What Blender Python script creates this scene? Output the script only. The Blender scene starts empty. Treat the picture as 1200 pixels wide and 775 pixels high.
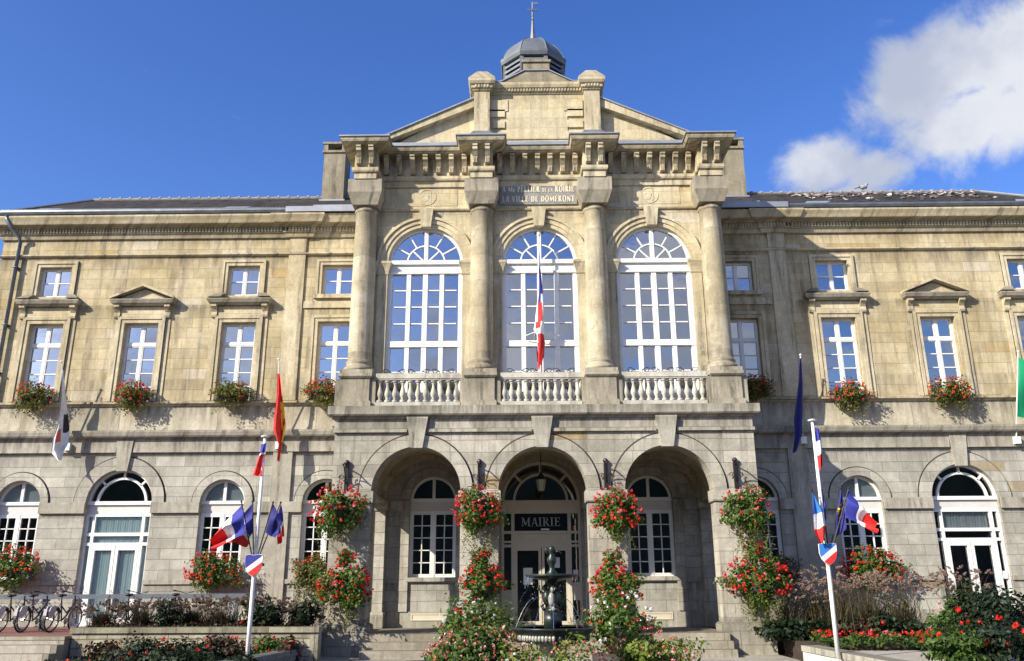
import bpy, math, random
from math import pi, sin, cos, radians, sqrt, atan2
from mathutils import Vector, Matrix
from mathutils.geometry import tessellate_polygon

S = bpy.context.scene
COL = S.collection
rnd = random.Random(7)

# ------------------------------------------------------------------ camera frame (eye height = z 0, street = -1.85)
PITCH, ROLL, YAW, CX, DIST, FPX = 0.295, -0.005222, -0.010313, -0.5635, 26.0, 980.0
_f = Vector((sin(YAW)*cos(PITCH), cos(YAW)*cos(PITCH), sin(PITCH)))
_r0 = Vector((cos(YAW), -sin(YAW), 0)); _u0 = _r0.cross(_f)
_r = _r0*cos(ROLL)+_u0*sin(ROLL); _u = -_r0*sin(ROLL)+_u0*cos(ROLL)
EYE = Vector((CX, -DIST, 0))
def at(px, py, Y):
    """survey helper: the world point on the vertical plane Y seen at photo pixel px,py"""
    v = _f+_r*((px-600)/FPX)+_u*((387.5-py)/FPX)
    return EYE+v*((Y+DIST)/v.y)

cd = bpy.data.cameras.new('Camera'); cam = bpy.data.objects.new('Camera', cd); COL.objects.link(cam)
M = Matrix((_r, _u, -_f)).transposed().to_4x4(); M.translation = EYE; cam.matrix_world = M
cd.sensor_width = 36; cd.lens = 36*FPX/1200; cd.clip_end = 3000; cd.clip_start = .1
S.camera = cam

# ------------------------------------------------------------------ mesh builder
class MB:
    def __init__(s): s.v=[]; s.f=[]; s.m=[]; s.mi=0
    def add(s, pts, faces):
        n=len(s.v); s.v += [tuple(p) for p in pts]
        for f in faces: s.f.append(tuple(i+n for i in f)); s.m.append(s.mi)
        return s
    def poly(s, pts): return s.add(pts,[tuple(range(len(pts)))])
    def box(s,x0,x1,y0,y1,z0,z1):
        p=[(x0,y0,z0),(x1,y0,z0),(x1,y1,z0),(x0,y1,z0),(x0,y0,z1),(x1,y0,z1),(x1,y1,z1),(x0,y1,z1)]
        return s.add(p,[(0,1,5,4),(1,2,6,5),(2,3,7,6),(3,0,4,7),(4,5,6,7),(3,2,1,0)])
    def frustum(s,a,b,z0,z1):           # a,b = (x0,x1,y0,y1) bottom and top
        p=[(a[0],a[2],z0),(a[1],a[2],z0),(a[1],a[3],z0),(a[0],a[3],z0),(b[0],b[2],z1),(b[1],b[2],z1),(b[1],b[3],z1),(b[0],b[3],z1)]
        return s.add(p,[(0,1,5,4),(1,2,6,5),(2,3,7,6),(3,0,4,7),(4,5,6,7),(3,2,1,0)])
    def prism(s, pts, y0, y1):          # xz polygon extruded along y
        n=len(pts)
        p=[(x,y0,z) for x,z in pts]+[(x,y1,z) for x,z in pts]
        return s.add(p,[tuple(range(n)),tuple(range(2*n-1,n-1,-1))]+[(i,i+n,(i+1)%n+n,(i+1)%n) for i in range(n)])
    def prism_x(s, pts, x0, x1):        # yz polygon extruded along x
        n=len(pts)
        p=[(x0,y,z) for y,z in pts]+[(x1,y,z) for y,z in pts]
        return s.add(p,[tuple(range(n)),tuple(range(2*n-1,n-1,-1))]+[(i,i+n,(i+1)%n+n,(i+1)%n) for i in range(n)])
    def prism_z(s, pts, z0, z1):
        n=len(pts)
        p=[(x,y,z0) for x,y in pts]+[(x,y,z1) for x,y in pts]
        return s.add(p,[tuple(range(n-1,-1,-1)),tuple(range(n,2*n))]+[(i,(i+1)%n,(i+1)%n+n,i+n) for i in range(n)])
    def sheet(s, outer, holes, y, depth=0.25):   # xz wall sheet with openings and their reveals
        loops=[[Vector((x,y,z)) for x,z in outer]]+[[Vector((x,y,z)) for x,z in h] for h in holes]
        flat=[p for l in loops for p in l]
        s.add(flat,[tuple(t) for t in tessellate_polygon(loops)])
        for h in holes:
            n=len(h)
            s.add([(x,y,z) for x,z in h]+[(x,y+depth,z) for x,z in h],[(i,(i+1)%n,(i+1)%n+n,i+n) for i in range(n)])
        return s
    def ring(s, xc, zc, r0, r1, y0, y1, a0=0, a1=pi, n=28):
        p=[]
        for i in range(n+1):
            a=a0+(a1-a0)*i/n
            for r,y in ((r0,y0),(r1,y0),(r1,y1),(r0,y1)): p.append((xc+r*cos(a),y,zc+r*sin(a)))
        f=[(0,1,2,3),(4*n+3,4*n+2,4*n+1,4*n)]
        for i in range(n):
            for k in range(4): f.append((4*i+k,4*i+4+k,4*i+4+(k+1)%4,4*i+(k+1)%4))
        return s.add(p,f)
    def tube(s, pts, r, n=6, r1=None):
        pts=[Vector(p) for p in pts]; m=len(pts); P=[]; F=[]
        for i,p in enumerate(pts):
            d=(pts[min(i+1,m-1)]-pts[max(i-1,0)]).normalized()
            a=d.orthogonal().normalized() if abs(d.z)>.95 else d.cross(Vector((0,0,1))).normalized()
            b=d.cross(a); rr=r if r1 is None else r+(r1-r)*i/(m-1)
            for k in range(n): P.append(p+a*rr*cos(2*pi*k/n)+b*rr*sin(2*pi*k/n))
        for i in range(m-1):
            for k in range(n): F.append((i*n+k,i*n+(k+1)%n,(i+1)*n+(k+1)%n,(i+1)*n+k))
        F += [tuple(range(n-1,-1,-1)),tuple(range((m-1)*n,m*n))]
        return s.add(P,F)
    def lathe(s, cx, cy, prof, n=20, z0=0, rot=0, a1=2*pi):
        P=[];F=[];k=len(prof)
        for r,z in prof:
            for i in range(n):
                a=rot+2*pi*i/n; P.append((cx+r*cos(a),cy+r*sin(a),z0+z))
        for j in range(k-1):
            for i in range(n): F.append((j*n+i,j*n+(i+1)%n,(j+1)*n+(i+1)%n,(j+1)*n+i))
        F += [tuple(range(n-1,-1,-1)),tuple(range((k-1)*n,k*n))]
        return s.add(P,F)
    def mold(s, path, prof):            # profile (out, z) swept along an xy path, mitred; outward = right of travel
        pts=[Vector(p) for p in path]; n=len(pts); off=[]
        for i in range(n):
            ns=[]
            if i>0: d=(pts[i]-pts[i-1]).normalized(); ns.append(Vector((d.y,-d.x)))
            if i<n-1: d=(pts[i+1]-pts[i]).normalized(); ns.append(Vector((d.y,-d.x)))
            if len(ns)==1: off.append(ns[0])
            else: b=(ns[0]+ns[1]); off.append(b*(2/b.length_squared) if b.length>1e-6 else ns[0])
        k=len(prof); P=[];F=[]
        for i in range(n):
            for o,z in prof: P.append((pts[i].x+off[i].x*o,pts[i].y+off[i].y*o,z))
        for i in range(n-1):
            for j in range(k-1): F.append((i*k+j,(i+1)*k+j,(i+1)*k+j+1,i*k+j+1))
        F += [tuple(range(k-1,-1,-1)),tuple(range((n-1)*k,n*k))]
        return s.add(P,F)
    def ball(s, c, r, n=8, m=6):
        if not hasattr(r,'__len__'): r=(r,r,r)
        P=[];F=[]
        for j in range(m+1):
            t=pi*j/m
            for i in range(n):
                a=2*pi*i/n; P.append((c[0]+r[0]*sin(t)*cos(a),c[1]+r[1]*sin(t)*sin(a),c[2]+r[2]*cos(t)))
        for j in range(m):
            for i in range(n): F.append((j*n+i,(j+1)*n+i,(j+1)*n+(i+1)%n,j*n+(i+1)%n))
        return s.add(P,F)
    def build(s, name, mats, parent=None, smooth=False, loc=None):
        me=bpy.data.meshes.new(name); me.from_pydata(s.v,[],s.f)
        if not isinstance(mats,(list,tuple)): mats=[mats]
        for m in mats: me.materials.append(m)
        if len(mats)>1: me.polygons.foreach_set('material_index',s.m)
        if smooth: me.polygons.foreach_set('use_smooth',[True]*len(s.f))
        me.update()
        o=bpy.data.objects.new(name,me); COL.objects.link(o)
        if parent: o.parent=parent
        if loc is not None: o.location=loc
        return o
def tag(o,label=None,cat=None,group=None,kind=None):
    if label: o['label']=label
    if cat: o['category']=cat
    if group: o['group']=group
    if kind: o['kind']=kind
    return o
def thing(name,label,cat,loc=(0,0,0),group=None,rz=0):
    o=bpy.data.objects.new(name,None); COL.objects.link(o); o.location=loc; o.rotation_euler=(0,0,rz); o.empty_display_size=.3
    return tag(o,label,cat,group)
def copy_tree(o,parent=None):
    c=o.copy(); COL.objects.link(c)
    if parent: c.parent=parent
    for ch in list(o.children): copy_tree(ch,c)
    return c

# ------------------------------------------------------------------ materials
def nt(name):
    m=bpy.data.materials.new(name); m.use_nodes=True; t=m.node_tree; t.nodes.clear()
    out=t.nodes.new('ShaderNodeOutputMaterial'); b=t.nodes.new('ShaderNodeBsdfPrincipled'); t.links.new(b.outputs[0],out.inputs[0])
    return m,t,b,out
class G:
    def __init__(s,t): s.t=t
    def n(s,ty,**k):
        nd=s.t.nodes.new('ShaderNode'+ty)
        for a,b in k.items(): setattr(nd,a,b)
        return nd
    def l(s,a,b): s.t.links.new(a,b)
    def math(s,op,a,b=None,c=None):
        nd=s.n('Math',operation=op)
        for i,x in enumerate((a,b,c)):
            if x is None: continue
            if isinstance(x,(int,float)): nd.inputs[i].default_value=x
            else: s.l(x,nd.inputs[i])
        return nd.outputs[0]
    def mix(s,fac,a,b,mode='MIX'):
        nd=s.n('Mix',data_type='RGBA',blend_type=mode)
        for sock,x in ((nd.inputs[0],fac),(nd.inputs[6],a),(nd.inputs[7],b)):
            if isinstance(x,(int,float)): sock.default_value=x
            elif isinstance(x,tuple): sock.default_value=(*x,1)
            else: s.l(x,sock)
        return nd.outputs[2]
    def ramp(s,fac,lo,hi):
        nd=s.n('MapRange',interpolation_type='SMOOTHSTEP'); s.l(fac,nd.inputs[0]); nd.inputs[1].default_value=lo; nd.inputs[2].default_value=hi
        return nd.outputs[0]
    def noise(s,vec,scale,detail=4,rough=.55,dims='3D'):
        nd=s.n('TexNoise',noise_dimensions=dims); nd.inputs['Scale'].default_value=scale; nd.inputs['Detail'].default_value=detail; nd.inputs['Roughness'].default_value=rough
        if vec is not None: s.l(vec,nd.inputs['Vector'])
        return nd.outputs[0]
def plain(name,col,rough=.6,metal=0,spec=.5,var=.0,scale=3.,bump=0.,sheen=0):
    m,t,b,o=nt(name); g=G(t)
    b.inputs['Roughness'].default_value=rough; b.inputs['Metallic'].default_value=metal; b.inputs['Specular IOR Level'].default_value=spec
    if var>0 or bump>0:
        tc=g.n('TexCoord'); nz=g.noise(tc.outputs['Object'],scale,6,.65)
        c=g.mix(g.ramp(nz,.3,.7),tuple(x*(1-var) for x in col),tuple(min(1,x*(1+var)) for x in col)); g.l(c,b.inputs['Base Color'])
        if bump>0:
            bp=g.n('Bump'); bp.inputs['Strength'].default_value=bump; bp.inputs['Distance'].default_value=.02
            g.l(g.noise(tc.outputs['Object'],scale*8,4),bp.inputs['Height']); g.l(bp.outputs[0],b.inputs['Normal'])
    else: b.inputs['Base Color'].default_value=(*col,1)
    return m
def stone(name,cA,cB,pale,ochre,dark,row=.31,wid=.85,zoff=0.,joint=.006,joints=True,lichen=0.,stain=.5,ochre_n=.06,pale_n=.07,grit=1.5,jmix=.8,tv=(.82,1.14),ledges=()):
    m,t,b,o=nt(name); g=G(t)
    geo=g.n('NewGeometry'); sp=g.n('SeparateXYZ'); g.l(geo.outputs['Position'],sp.inputs[0])
    sn=g.n('SeparateXYZ'); g.l(geo.outputs['True Normal'],sn.inputs[0])
    side=g.math('GREATER_THAN',g.math('ABSOLUTE',sn.outputs[0]),.75); flat=g.math('GREATER_THAN',g.math('ABSOLUTE',sn.outputs[2]),.8)
    X,Y,Z=sp.outputs
    u=g.math('ADD',g.math('MULTIPLY',X,g.math('SUBTRACT',1,side)),g.math('MULTIPLY',Y,side))
    v=g.math('ADD',g.math('MULTIPLY',g.math('ADD',Z,zoff),g.math('SUBTRACT',1,flat)),g.math('MULTIPLY',Y,flat))
    cb=g.n('CombineXYZ'); g.l(u,cb.inputs[0]); g.l(v,cb.inputs[1])
    P=geo.outputs['Position']
    n1=g.noise(P,.55,5,.6); n2=g.noise(P,3.5,6,.7); n3=g.noise(P,26,5,.75)
    base=g.mix(g.ramp(n1,.36,.64),cA,cB)
    jf=None
    if joints:
        # wobble the joints slightly so that the courses are not ruler-straight
        wv=g.n('VectorMath',operation='SCALE'); 
        nzv=g.n('TexNoise'); nzv.inputs['Scale'].default_value=1.7; nzv.inputs['Detail'].default_value=3; g.l(P,nzv.inputs['Vector'])
        sb=g.n('VectorMath',operation='SUBTRACT'); g.l(nzv.outputs['Color'],sb.inputs[0]); sb.inputs[1].default_value=(.5,.5,.5)
        g.l(sb.outputs[0],wv.inputs[0]); wv.inputs['Scale'].default_value=.016
        ad=g.n('VectorMath',operation='ADD'); g.l(cb.outputs[0],ad.inputs[0]); g.l(wv.outputs[0],ad.inputs[1])
        br=g.n('TexBrick',offset=.5,offset_frequency=2,squash=1.35,squash_frequency=3)
        br.inputs['Color1'].default_value=(0,0,0,1); br.inputs['Color2'].default_value=(1,1,1,1); br.inputs['Mortar'].default_value=(.5,.5,.5,1)
        br.inputs['Scale'].default_value=1; br.inputs['Mortar Size'].default_value=joint; br.inputs['Mortar Smooth'].default_value=.3
        br.inputs['Brick Width'].default_value=wid; br.inputs['Row Height'].default_value=row; br.inputs['Bias'].default_value=0
        g.l(ad.outputs[0],br.inputs['Vector'])
        bv=g.n('SeparateColor'); g.l(br.outputs['Color'],bv.inputs[0]); rb=bv.outputs[0]; jf=br.outputs['Fac']
        tint=g.n('MapRange'); g.l(rb,tint.inputs[0]); tint.inputs[3].default_value=tv[0]; tint.inputs[4].default_value=tv[1]
        base=g.mix(1.,base,tint.outputs[0],'MULTIPLY')
        base=g.mix(g.math('MULTIPLY',g.ramp(rb,1-pale_n-.01,1-pale_n),.75),base,pale)
        base=g.mix(g.math('MULTIPLY',g.math('SUBTRACT',1,g.ramp(rb,ochre_n,ochre_n+.01)),.8),base,ochre)
    # mottling, grain
    mot=g.n('MapRange'); g.l(n2,mot.inputs[0]); mot.inputs[1].default_value=.25; mot.inputs[2].default_value=.75; mot.inputs[3].default_value=.72; mot.inputs[4].default_value=1.22
    base=g.mix(1.,base,mot.outputs[0],'MULTIPLY')
    gr=g.n('MapRange'); g.l(n3,gr.inputs[0]); gr.inputs[1].default_value=.25; gr.inputs[2].default_value=.75; gr.inputs[3].default_value=1-.17*grit; gr.inputs[4].default_value=1+.13*grit
    base=g.mix(1.,base,gr.outputs[0],'MULTIPLY')
    # rain streaks: noise stretched vertically
    sv=g.n('CombineXYZ'); g.l(g.math('MULTIPLY',g.math('ADD',X,Y),2.6),sv.inputs[0]); g.l(g.math('MULTIPLY',Z,.22),sv.inputs[2])
    st=g.noise(sv.outputs[0],1.2,6,.7); stf=g.math('MULTIPLY',g.math('MULTIPLY',g.ramp(st,.46,.66),g.ramp(n2,.3,.6)),stain)
    base=g.mix(stf,base,dark)
    # smears of old lime repair
    base=g.mix(g.math('MULTIPLY',g.ramp(g.noise(P,.95,6,.68),.57,.65),.38),base,pale) if joints else base
    # run-off stains hanging below sills and cornices
    if ledges:
        sv2=g.n('CombineXYZ'); g.l(g.math('MULTIPLY',g.math('ADD',X,Y),3.4),sv2.inputs[0]); g.l(g.math('MULTIPLY',Z,.35),sv2.inputs[2])
        rn=g.noise(sv2.outputs[0],1.5,7,.72); tot=None
        for z0,L,k in ledges:
            f=g.math('MULTIPLY',g.math('MULTIPLY',g.ramp(Z,z0-L,z0),g.math('LESS_THAN',Z,z0+.03)),k); tot=f if tot is None else g.math('MAXIMUM',tot,f)
        base=g.mix(g.math('MULTIPLY',tot,g.ramp(rn,.36,.64)),base,dark)
    # black crust and lichen on weathered tops
    up=g.math('MULTIPLY',g.ramp(sn.outputs[2],.25,.8),g.math('MULTIPLY_ADD',n2,.6,.3)); base=g.mix(up,base,dark)
    bl=g.math('MULTIPLY',g.ramp(g.noise(P,1.3,7,.75),.60,.74),.55*stain); base=g.mix(bl,base,dark)
    if lichen>0:
        lf=g.math('MULTIPLY',g.ramp(g.noise(P,1.9,6,.7),.63,.70),lichen); base=g.mix(lf,base,(.42,.25,.05))
    if jf is not None: base=g.mix(g.math('MULTIPLY',jf,jmix),base,tuple(.32*x for x in cA))
    g.l(base,b.inputs['Base Color']); b.inputs['Roughness'].default_value=.9; b.inputs['Specular IOR Level'].default_value=.2
    h=g.math('ADD',g.math('MULTIPLY',n3,.35),g.math('MULTIPLY',n2,.8))
    if jf is not None: h=g.math('SUBTRACT',h,g.math('MULTIPLY',jf,1.1))
    bp=g.n('Bump'); bp.inputs['Strength'].default_value=.55; bp.inputs['Distance'].default_value=.02; g.l(h,bp.inputs['Height']); g.l(bp.outputs[0],b.inputs['Normal'])
    return m
LIME=dict(cA=(.42,.348,.205),cB=(.55,.472,.315),pale=(.54,.49,.38),ochre=(.44,.33,.155),dark=(.115,.10,.075))
GRAN=dict(cA=(.355,.342,.295),cB=(.445,.432,.38),pale=(.50,.48,.42),ochre=(.35,.285,.17),dark=(.10,.092,.078))
mLime=stone('limestone_ashlar',**LIME,row=.345,wid=.88,zoff=.2,pale_n=.05,ochre_n=.03,stain=.7,jmix=.5,tv=(.86,1.1),ledges=((10.57,.6,.75),(11.22,.4,.65),(8.85,.7,.7),(6.3,.75,.5)))
mLimeC=stone('limestone_cream',cA=(.515,.436,.275),cB=(.61,.535,.37),pale=(.58,.53,.42),ochre=(.46,.36,.19),dark=(.12,.105,.08),row=.36,wid=1.1,zoff=.1,joint=.004,pale_n=.03,ochre_n=.03,stain=.5,jmix=.5,tv=(.9,1.08),ledges=((11.2,.5,.55),(12.3,.5,.4),(15.2,.5,.5),(5.9,.8,.5)))
mCol=stone('weathered_column_stone',cA=(.37,.32,.215),cB=(.50,.45,.33),pale=(.56,.52,.43),ochre=(.44,.36,.2),dark=(.13,.115,.09),row=.82,wid=9,zoff=.3,joint=.003,pale_n=.06,ochre_n=.03,stain=.8,jmix=.4,ledges=((11.2,1.1,.6),(6.5,.5,.6)))
mBal=stone('pale_baluster_stone',cA=(.47,.45,.38),cB=(.56,.54,.48),pale=(.5,.5,.5),ochre=(.4,.3,.1),dark=(.16,.15,.12),joints=False,stain=.8)
mLimeT=stone('limestone_trim',cA=(.45,.385,.25),cB=(.57,.505,.36),pale=(.5,.5,.5),ochre=(.4,.3,.1),dark=(.10,.09,.07),joints=False,stain=.85,ledges=((13.1,.6,.35),(11.62,.3,.4),(5.62,.15,.6)))
mBand=stone('limestone_band',cA=(.42,.38,.285),cB=(.52,.475,.375),pale=(.56,.51,.42),ochre=(.43,.36,.21),dark=(.12,.11,.085),row=1.2,wid=1.56,zoff=.5,joint=.008,stain=.6,pale_n=.05,ochre_n=.03,ledges=((5.48,.7,.7),))
mGran=stone('granite_ashlar',**GRAN,row=.31,wid=.92,zoff=-.16+.31*8,stain=.35,pale_n=.05,ochre_n=.012,tv=(.86,1.1),ledges=((4.0,.6,.5),(2.15,.5,.45),(.06,.6,.6)))
mGranP=stone('granite_portico',cA=(.345,.325,.27),cB=(.455,.432,.37),pale=(.5,.47,.4),ochre=(.36,.26,.12),dark=(.10,.09,.07),row=.335,wid=1.25,zoff=-.16+.335*8,stain=.65,lichen=.25,ochre_n=.03,tv=(.84,1.1),ledges=((4.5,.8,.7),(2.15,.6,.45),(-.9,.8,.6)))
mGranT=stone('granite_trim',cA=(.34,.32,.265),cB=(.43,.41,.345),pale=(.5,.5,.5),ochre=(.4,.3,.1),dark=(.09,.082,.068),joints=False,stain=.9,lichen=.35,ledges=((4.83,.5,.7),(4.42,.45,.6)))
mGrey=stone('grey_weathered_block',cA=(.33,.295,.225),cB=(.43,.395,.315),pale=(.5,.5,.5),ochre=(.4,.3,.1),dark=(.11,.10,.08),joints=False,stain=.95,ledges=((5.72,.9,.7),(11.98,.7,.4),(9.1,.3,.5)))
mMoss=stone('mossy_coping',cA=(.22,.20,.14),cB=(.31,.29,.22),pale=(.4,.38,.3),ochre=(.2,.16,.06),dark=(.06,.055,.04),row=2,wid=1.1,joint=.01,stain=.9)
mRubble=stone('rubble_stone',cA=(.36,.32,.24),cB=(.44,.40,.31),pale=(.5,.46,.37),ochre=(.34,.25,.14),dark=(.07,.06,.05),row=.2,wid=.36,joint=.016,stain=.8)
mStep=stone('step_granite',cA=(.26,.235,.18),cB=(.34,.31,.245),pale=(.45,.42,.36),ochre=(.33,.26,.16),dark=(.10,.09,.07),row=.6,wid=1.7,joint=.008,stain=.5)
mCap=stone('dark_coping',cA=(.16,.16,.155),cB=(.22,.22,.21),pale=(.3,.3,.3),ochre=(.2,.18,.12),dark=(.06,.06,.06),row=2,wid=.8,joint=.012,stain=.5)
mPlaster=stone('porch_render',cA=(.36,.30,.20),cB=(.42,.36,.26),pale=(.5,.46,.37),ochre=(.4,.3,.14),dark=(.10,.08,.06),row=.45,wid=.9,joint=.004,stain=.5)
mRoughcast=stone('chimney_roughcast',cA=(.25,.22,.155),cB=(.33,.295,.22),pale=(.5,.46,.37),ochre=(.34,.25,.14),dark=(.09,.08,.065),joints=False,stain=.9,grit=2.2)
mGrooveShade=plain('groove_shade_dirt',(.05,.045,.036),.95,var=.4,scale=5)  # dark colour paints the shade inside the arch grooves, plus their dirt
mWhite=plain('white_joinery',(.74,.74,.73),.45,var=.05,scale=2)
mCream=plain('cream_joinery',(.60,.545,.43),.5,var=.06)
mPanelG=plain('grey_panel',(.56,.56,.54),.5,var=.06)
mZinc=plain('zinc_sheet',(.15,.165,.185),.5,metal=.3,var=.18,scale=1.5,bump=.1)
mZincL=plain('pale_zinc',(.31,.33,.36),.4,metal=.35,var=.15,scale=1.5)
mLead=plain('dark_zinc',(.07,.075,.085),.5,metal=.2,var=.2)
mIron=plain('black_iron',(.022,.022,.024),.5,metal=.4)
mBronze=plain('verdigris_cast_iron',(.022,.032,.028),.35,metal=.3,var=.5,scale=9)
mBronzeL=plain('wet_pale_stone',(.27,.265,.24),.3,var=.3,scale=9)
mPipe=plain('zinc_pipe',(.16,.18,.21),.4,metal=.5,var=.2)
mPoleW=plain('white_pole',(.76,.76,.75),.4,var=.1,scale=4)
mSlateB=plain('plaque_slate',(.235,.225,.215),.55,var=.2,scale=5)
mGold=plain('gilded_letters',(.78,.72,.52),.5,metal=0)
mLetter=plain('pale_letters',(.50,.49,.45),.5)
mSign=plain('sign_glass',(.012,.015,.026),.12)
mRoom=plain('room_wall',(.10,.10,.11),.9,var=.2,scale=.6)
mCurtC=plain('aqua_curtain',(.62,.77,.75),.9,var=.08,scale=1.2)
mCurtW=plain('white_curtain',(.72,.75,.74),.9,var=.06)
mBlind=plain('grey_blind',(.42,.47,.46),.9,var=.1)
mPaper=plain('white_paper',(.78,.78,.76),.7)
mRed=plain('flag_red',(.62,.02,.02),.75,var=.14,scale=5,bump=.15); mBlue=plain('flag_blue',(.025,.03,.26),.75,var=.14,scale=5,bump=.15); mBlueL=plain('flag_light_blue',(.03,.17,.55),.75)
mFW=plain('flag_white',(.78,.78,.80),.75,var=.14,scale=5,bump=.15); mYel=plain('flag_yellow',(.85,.50,.02),.75); mGreen=plain('flag_green',(.0,.26,.11),.7)
mDeep=plain('flag_deep_blue',(.012,.014,.15),.75,var=.14,scale=5,bump=.15); mInk=plain('flag_black',(.03,.03,.035),.75)
mSoil=plain('bed_soil',(.045,.032,.022),.95,var=.4,scale=6,bump=.8)
mTyre=plain('tyre_rubber',(.02,.02,.02),.8); mRim=plain('bare_alloy',(.30,.30,.31),.3,metal=.8)
mBike=plain('dark_bike_paint',(.025,.028,.035),.3); mSaddle=plain('black_vinyl',(.015,.015,.015),.5); mMud=plain('white_plastic',(.42,.43,.46),.4)
mGalv=plain('galvanised_steel',(.15,.17,.20),.4,metal=.4,var=.15)
mBasinW=plain('basin_water',(.02,.028,.02),.04)
mLampGl=plain('lamp_glass',(.30,.27,.18),.2)
mPot=plain('dark_planter',(.05,.05,.045),.6)

def glassmat(name,fac,tint):
    m=bpy.data.materials.new(name); m.use_nodes=True; t=m.node_tree; t.nodes.clear(); g=G(t)
    out=g.n('OutputMaterial'); tr=g.n('BsdfTransparent'); gl=g.n('BsdfGlossy'); mx=g.n('MixShader')
    tr.inputs[0].default_value=(*tint,1); gl.inputs[0].default_value=(.93,.95,1,1); gl.inputs['Roughness'].default_value=.015
    tc=g.n('TexCoord'); bp=g.n('Bump'); bp.inputs['Strength'].default_value=.12; bp.inputs['Distance'].default_value=.02
    g.l(g.noise(tc.outputs['Object'],1.6,2),bp.inputs['Height']); g.l(bp.outputs[0],gl.inputs['Normal'])
    lw=g.n('LayerWeight'); lw.inputs[0].default_value=.35
    g.l(g.math('ADD',g.math('MULTIPLY',lw.outputs['Fresnel'],.6),fac),mx.inputs[0])
    g.l(tr.outputs[0],mx.inputs[1]); g.l(gl.outputs[0],mx.inputs[2]); g.l(mx.outputs[0],out.inputs[0])
    return m
mGlass=glassmat('window_glass',.42,(.55,.6,.65)); mGlassD=glassmat('dark_window_glass',.15,(.85,.88,.9))

mWater=glassmat('falling_water',.30,(.92,.94,.95))
def leafmat(name,cols,tr=.35,rough=.55):
    m,t,b,o=nt(name); g=G(t)
    geo=g.n('NewGeometry'); cr=g.n('ValToRGB'); g.l(geo.outputs['Random Per Island'],cr.inputs[0])
    e=cr.color_ramp.elements
    while len(e)<len(cols): e.new(.5)
    for i,c in enumerate(cols): e[i].position=i/(max(1,len(cols)-1)); e[i].color=(*c,1)
    g.l(cr.outputs[0],b.inputs['Base Color']); b.inputs['Roughness'].default_value=rough; b.inputs['Specular IOR Level'].default_value=.3
    td=g.n('BsdfTranslucent'); g.l(cr.outputs[0],td.inputs[0]); mx=g.n('MixShader'); mx.inputs[0].default_value=tr
    g.l(b.outputs[0],mx.inputs[1]); g.l(td.outputs[0],mx.inputs[2]); g.l(mx.outputs[0],o.inputs[0])
    return m
mLeaf=leafmat('geranium_leaves',[(.035,.075,.012),(.06,.12,.018),(.10,.17,.03),(.16,.20,.04)])
mLeafW=leafmat('window_box_leaves',[(.04,.07,.012),(.08,.12,.018),(.14,.17,.03),(.24,.22,.05),(.16,.09,.02)])
mTrail=leafmat('trailing_leaves',[(.08,.10,.02),(.13,.16,.035),(.20,.20,.06),(.10,.07,.03)])
mLeafD=leafmat('dark_leaves',[(.008,.015,.006),(.014,.027,.010),(.024,.043,.015)],.2)  # also carries the painted shade of the left lower bed
mLeafR=leafmat('bronze_leaves',[(.035,.012,.014),(.06,.02,.018),(.05,.06,.02),(.03,.045,.014)],.25)
mLeafY=leafmat('lime_leaves',[(.08,.14,.02),(.15,.22,.03),(.24,.26,.05)])
mBedL=leafmat('bedding_leaves',[(.02,.045,.01),(.04,.085,.015),(.07,.13,.022),(.10,.16,.03)])
mPetR=leafmat('red_petals',[(.50,.008,.006),(.66,.022,.012),(.74,.06,.03)],.3)
mPetP=leafmat('pink_petals',[(.66,.05,.06),(.72,.16,.20),(.78,.30,.33)],.3)
mPetW=leafmat('white_petals',[(.72,.70,.66),(.8,.8,.78)],.3)
mPetO=leafmat('orange_red_petals',[(.58,.015,.01),(.70,.05,.015),(.76,.10,.03)],.3)
mPetM=leafmat('mixed_petals',[(.5,.012,.02),(.72,.03,.03),(.75,.30,.3),(.78,.7,.6),(.55,.02,.02)],.3)
mGrassB=leafmat('grass_blades',[(.05,.06,.025),(.11,.11,.045),(.18,.15,.08),(.09,.05,.05)],.3)
mPlume=leafmat('grass_plumes',[(.20,.13,.11),(.32,.23,.18),(.46,.36,.28),(.23,.13,.13)],.4,.9)

def slate():
    m,t,b,o=nt('slate_roof'); g=G(t); geo=g.n('NewGeometry'); sp=g.n('SeparateXYZ'); g.l(geo.outputs['Position'],sp.inputs[0])
    cb=g.n('CombineXYZ'); g.l(sp.outputs[0],cb.inputs[0]); g.l(g.math('MULTIPLY',sp.outputs[2],1.7),cb.inputs[1])
    br=g.n('TexBrick',offset=.5); br.inputs['Color1'].default_value=(.026,.025,.024,1); br.inputs['Color2'].default_value=(.06,.057,.053,1); br.inputs['Mortar'].default_value=(.012,.012,.014,1)
    br.inputs['Scale'].default_value=1; br.inputs['Brick Width'].default_value=.22; br.inputs['Row Height'].default_value=.13; br.inputs['Mortar Size'].default_value=.008; g.l(cb.outputs[0],br.inputs['Vector'])
    nz=g.noise(geo.outputs['Position'],1.1,6,.7); c=g.mix(g.math('MULTIPLY',g.ramp(nz,.45,.75),.6),br.outputs['Color'],(.075,.068,.055))
    g.l(c,b.inputs['Base Color']); b.inputs['Roughness'].default_value=.8; b.inputs['Specular IOR Level'].default_value=.12
    bp=g.n('Bump'); bp.inputs['Strength'].default_value=.5; bp.inputs['Distance'].default_value=.02; g.l(br.outputs['Fac'],bp.inputs['Height']); bp.invert=True; g.l(bp.outputs[0],b.inputs['Normal'])
    return m
mSlate=slate()
mSlateTile=leafmat('loose_slates',[(.05,.05,.055),(.10,.09,.09),(.30,.26,.24),(.55,.50,.47)],0,.5)
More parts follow.
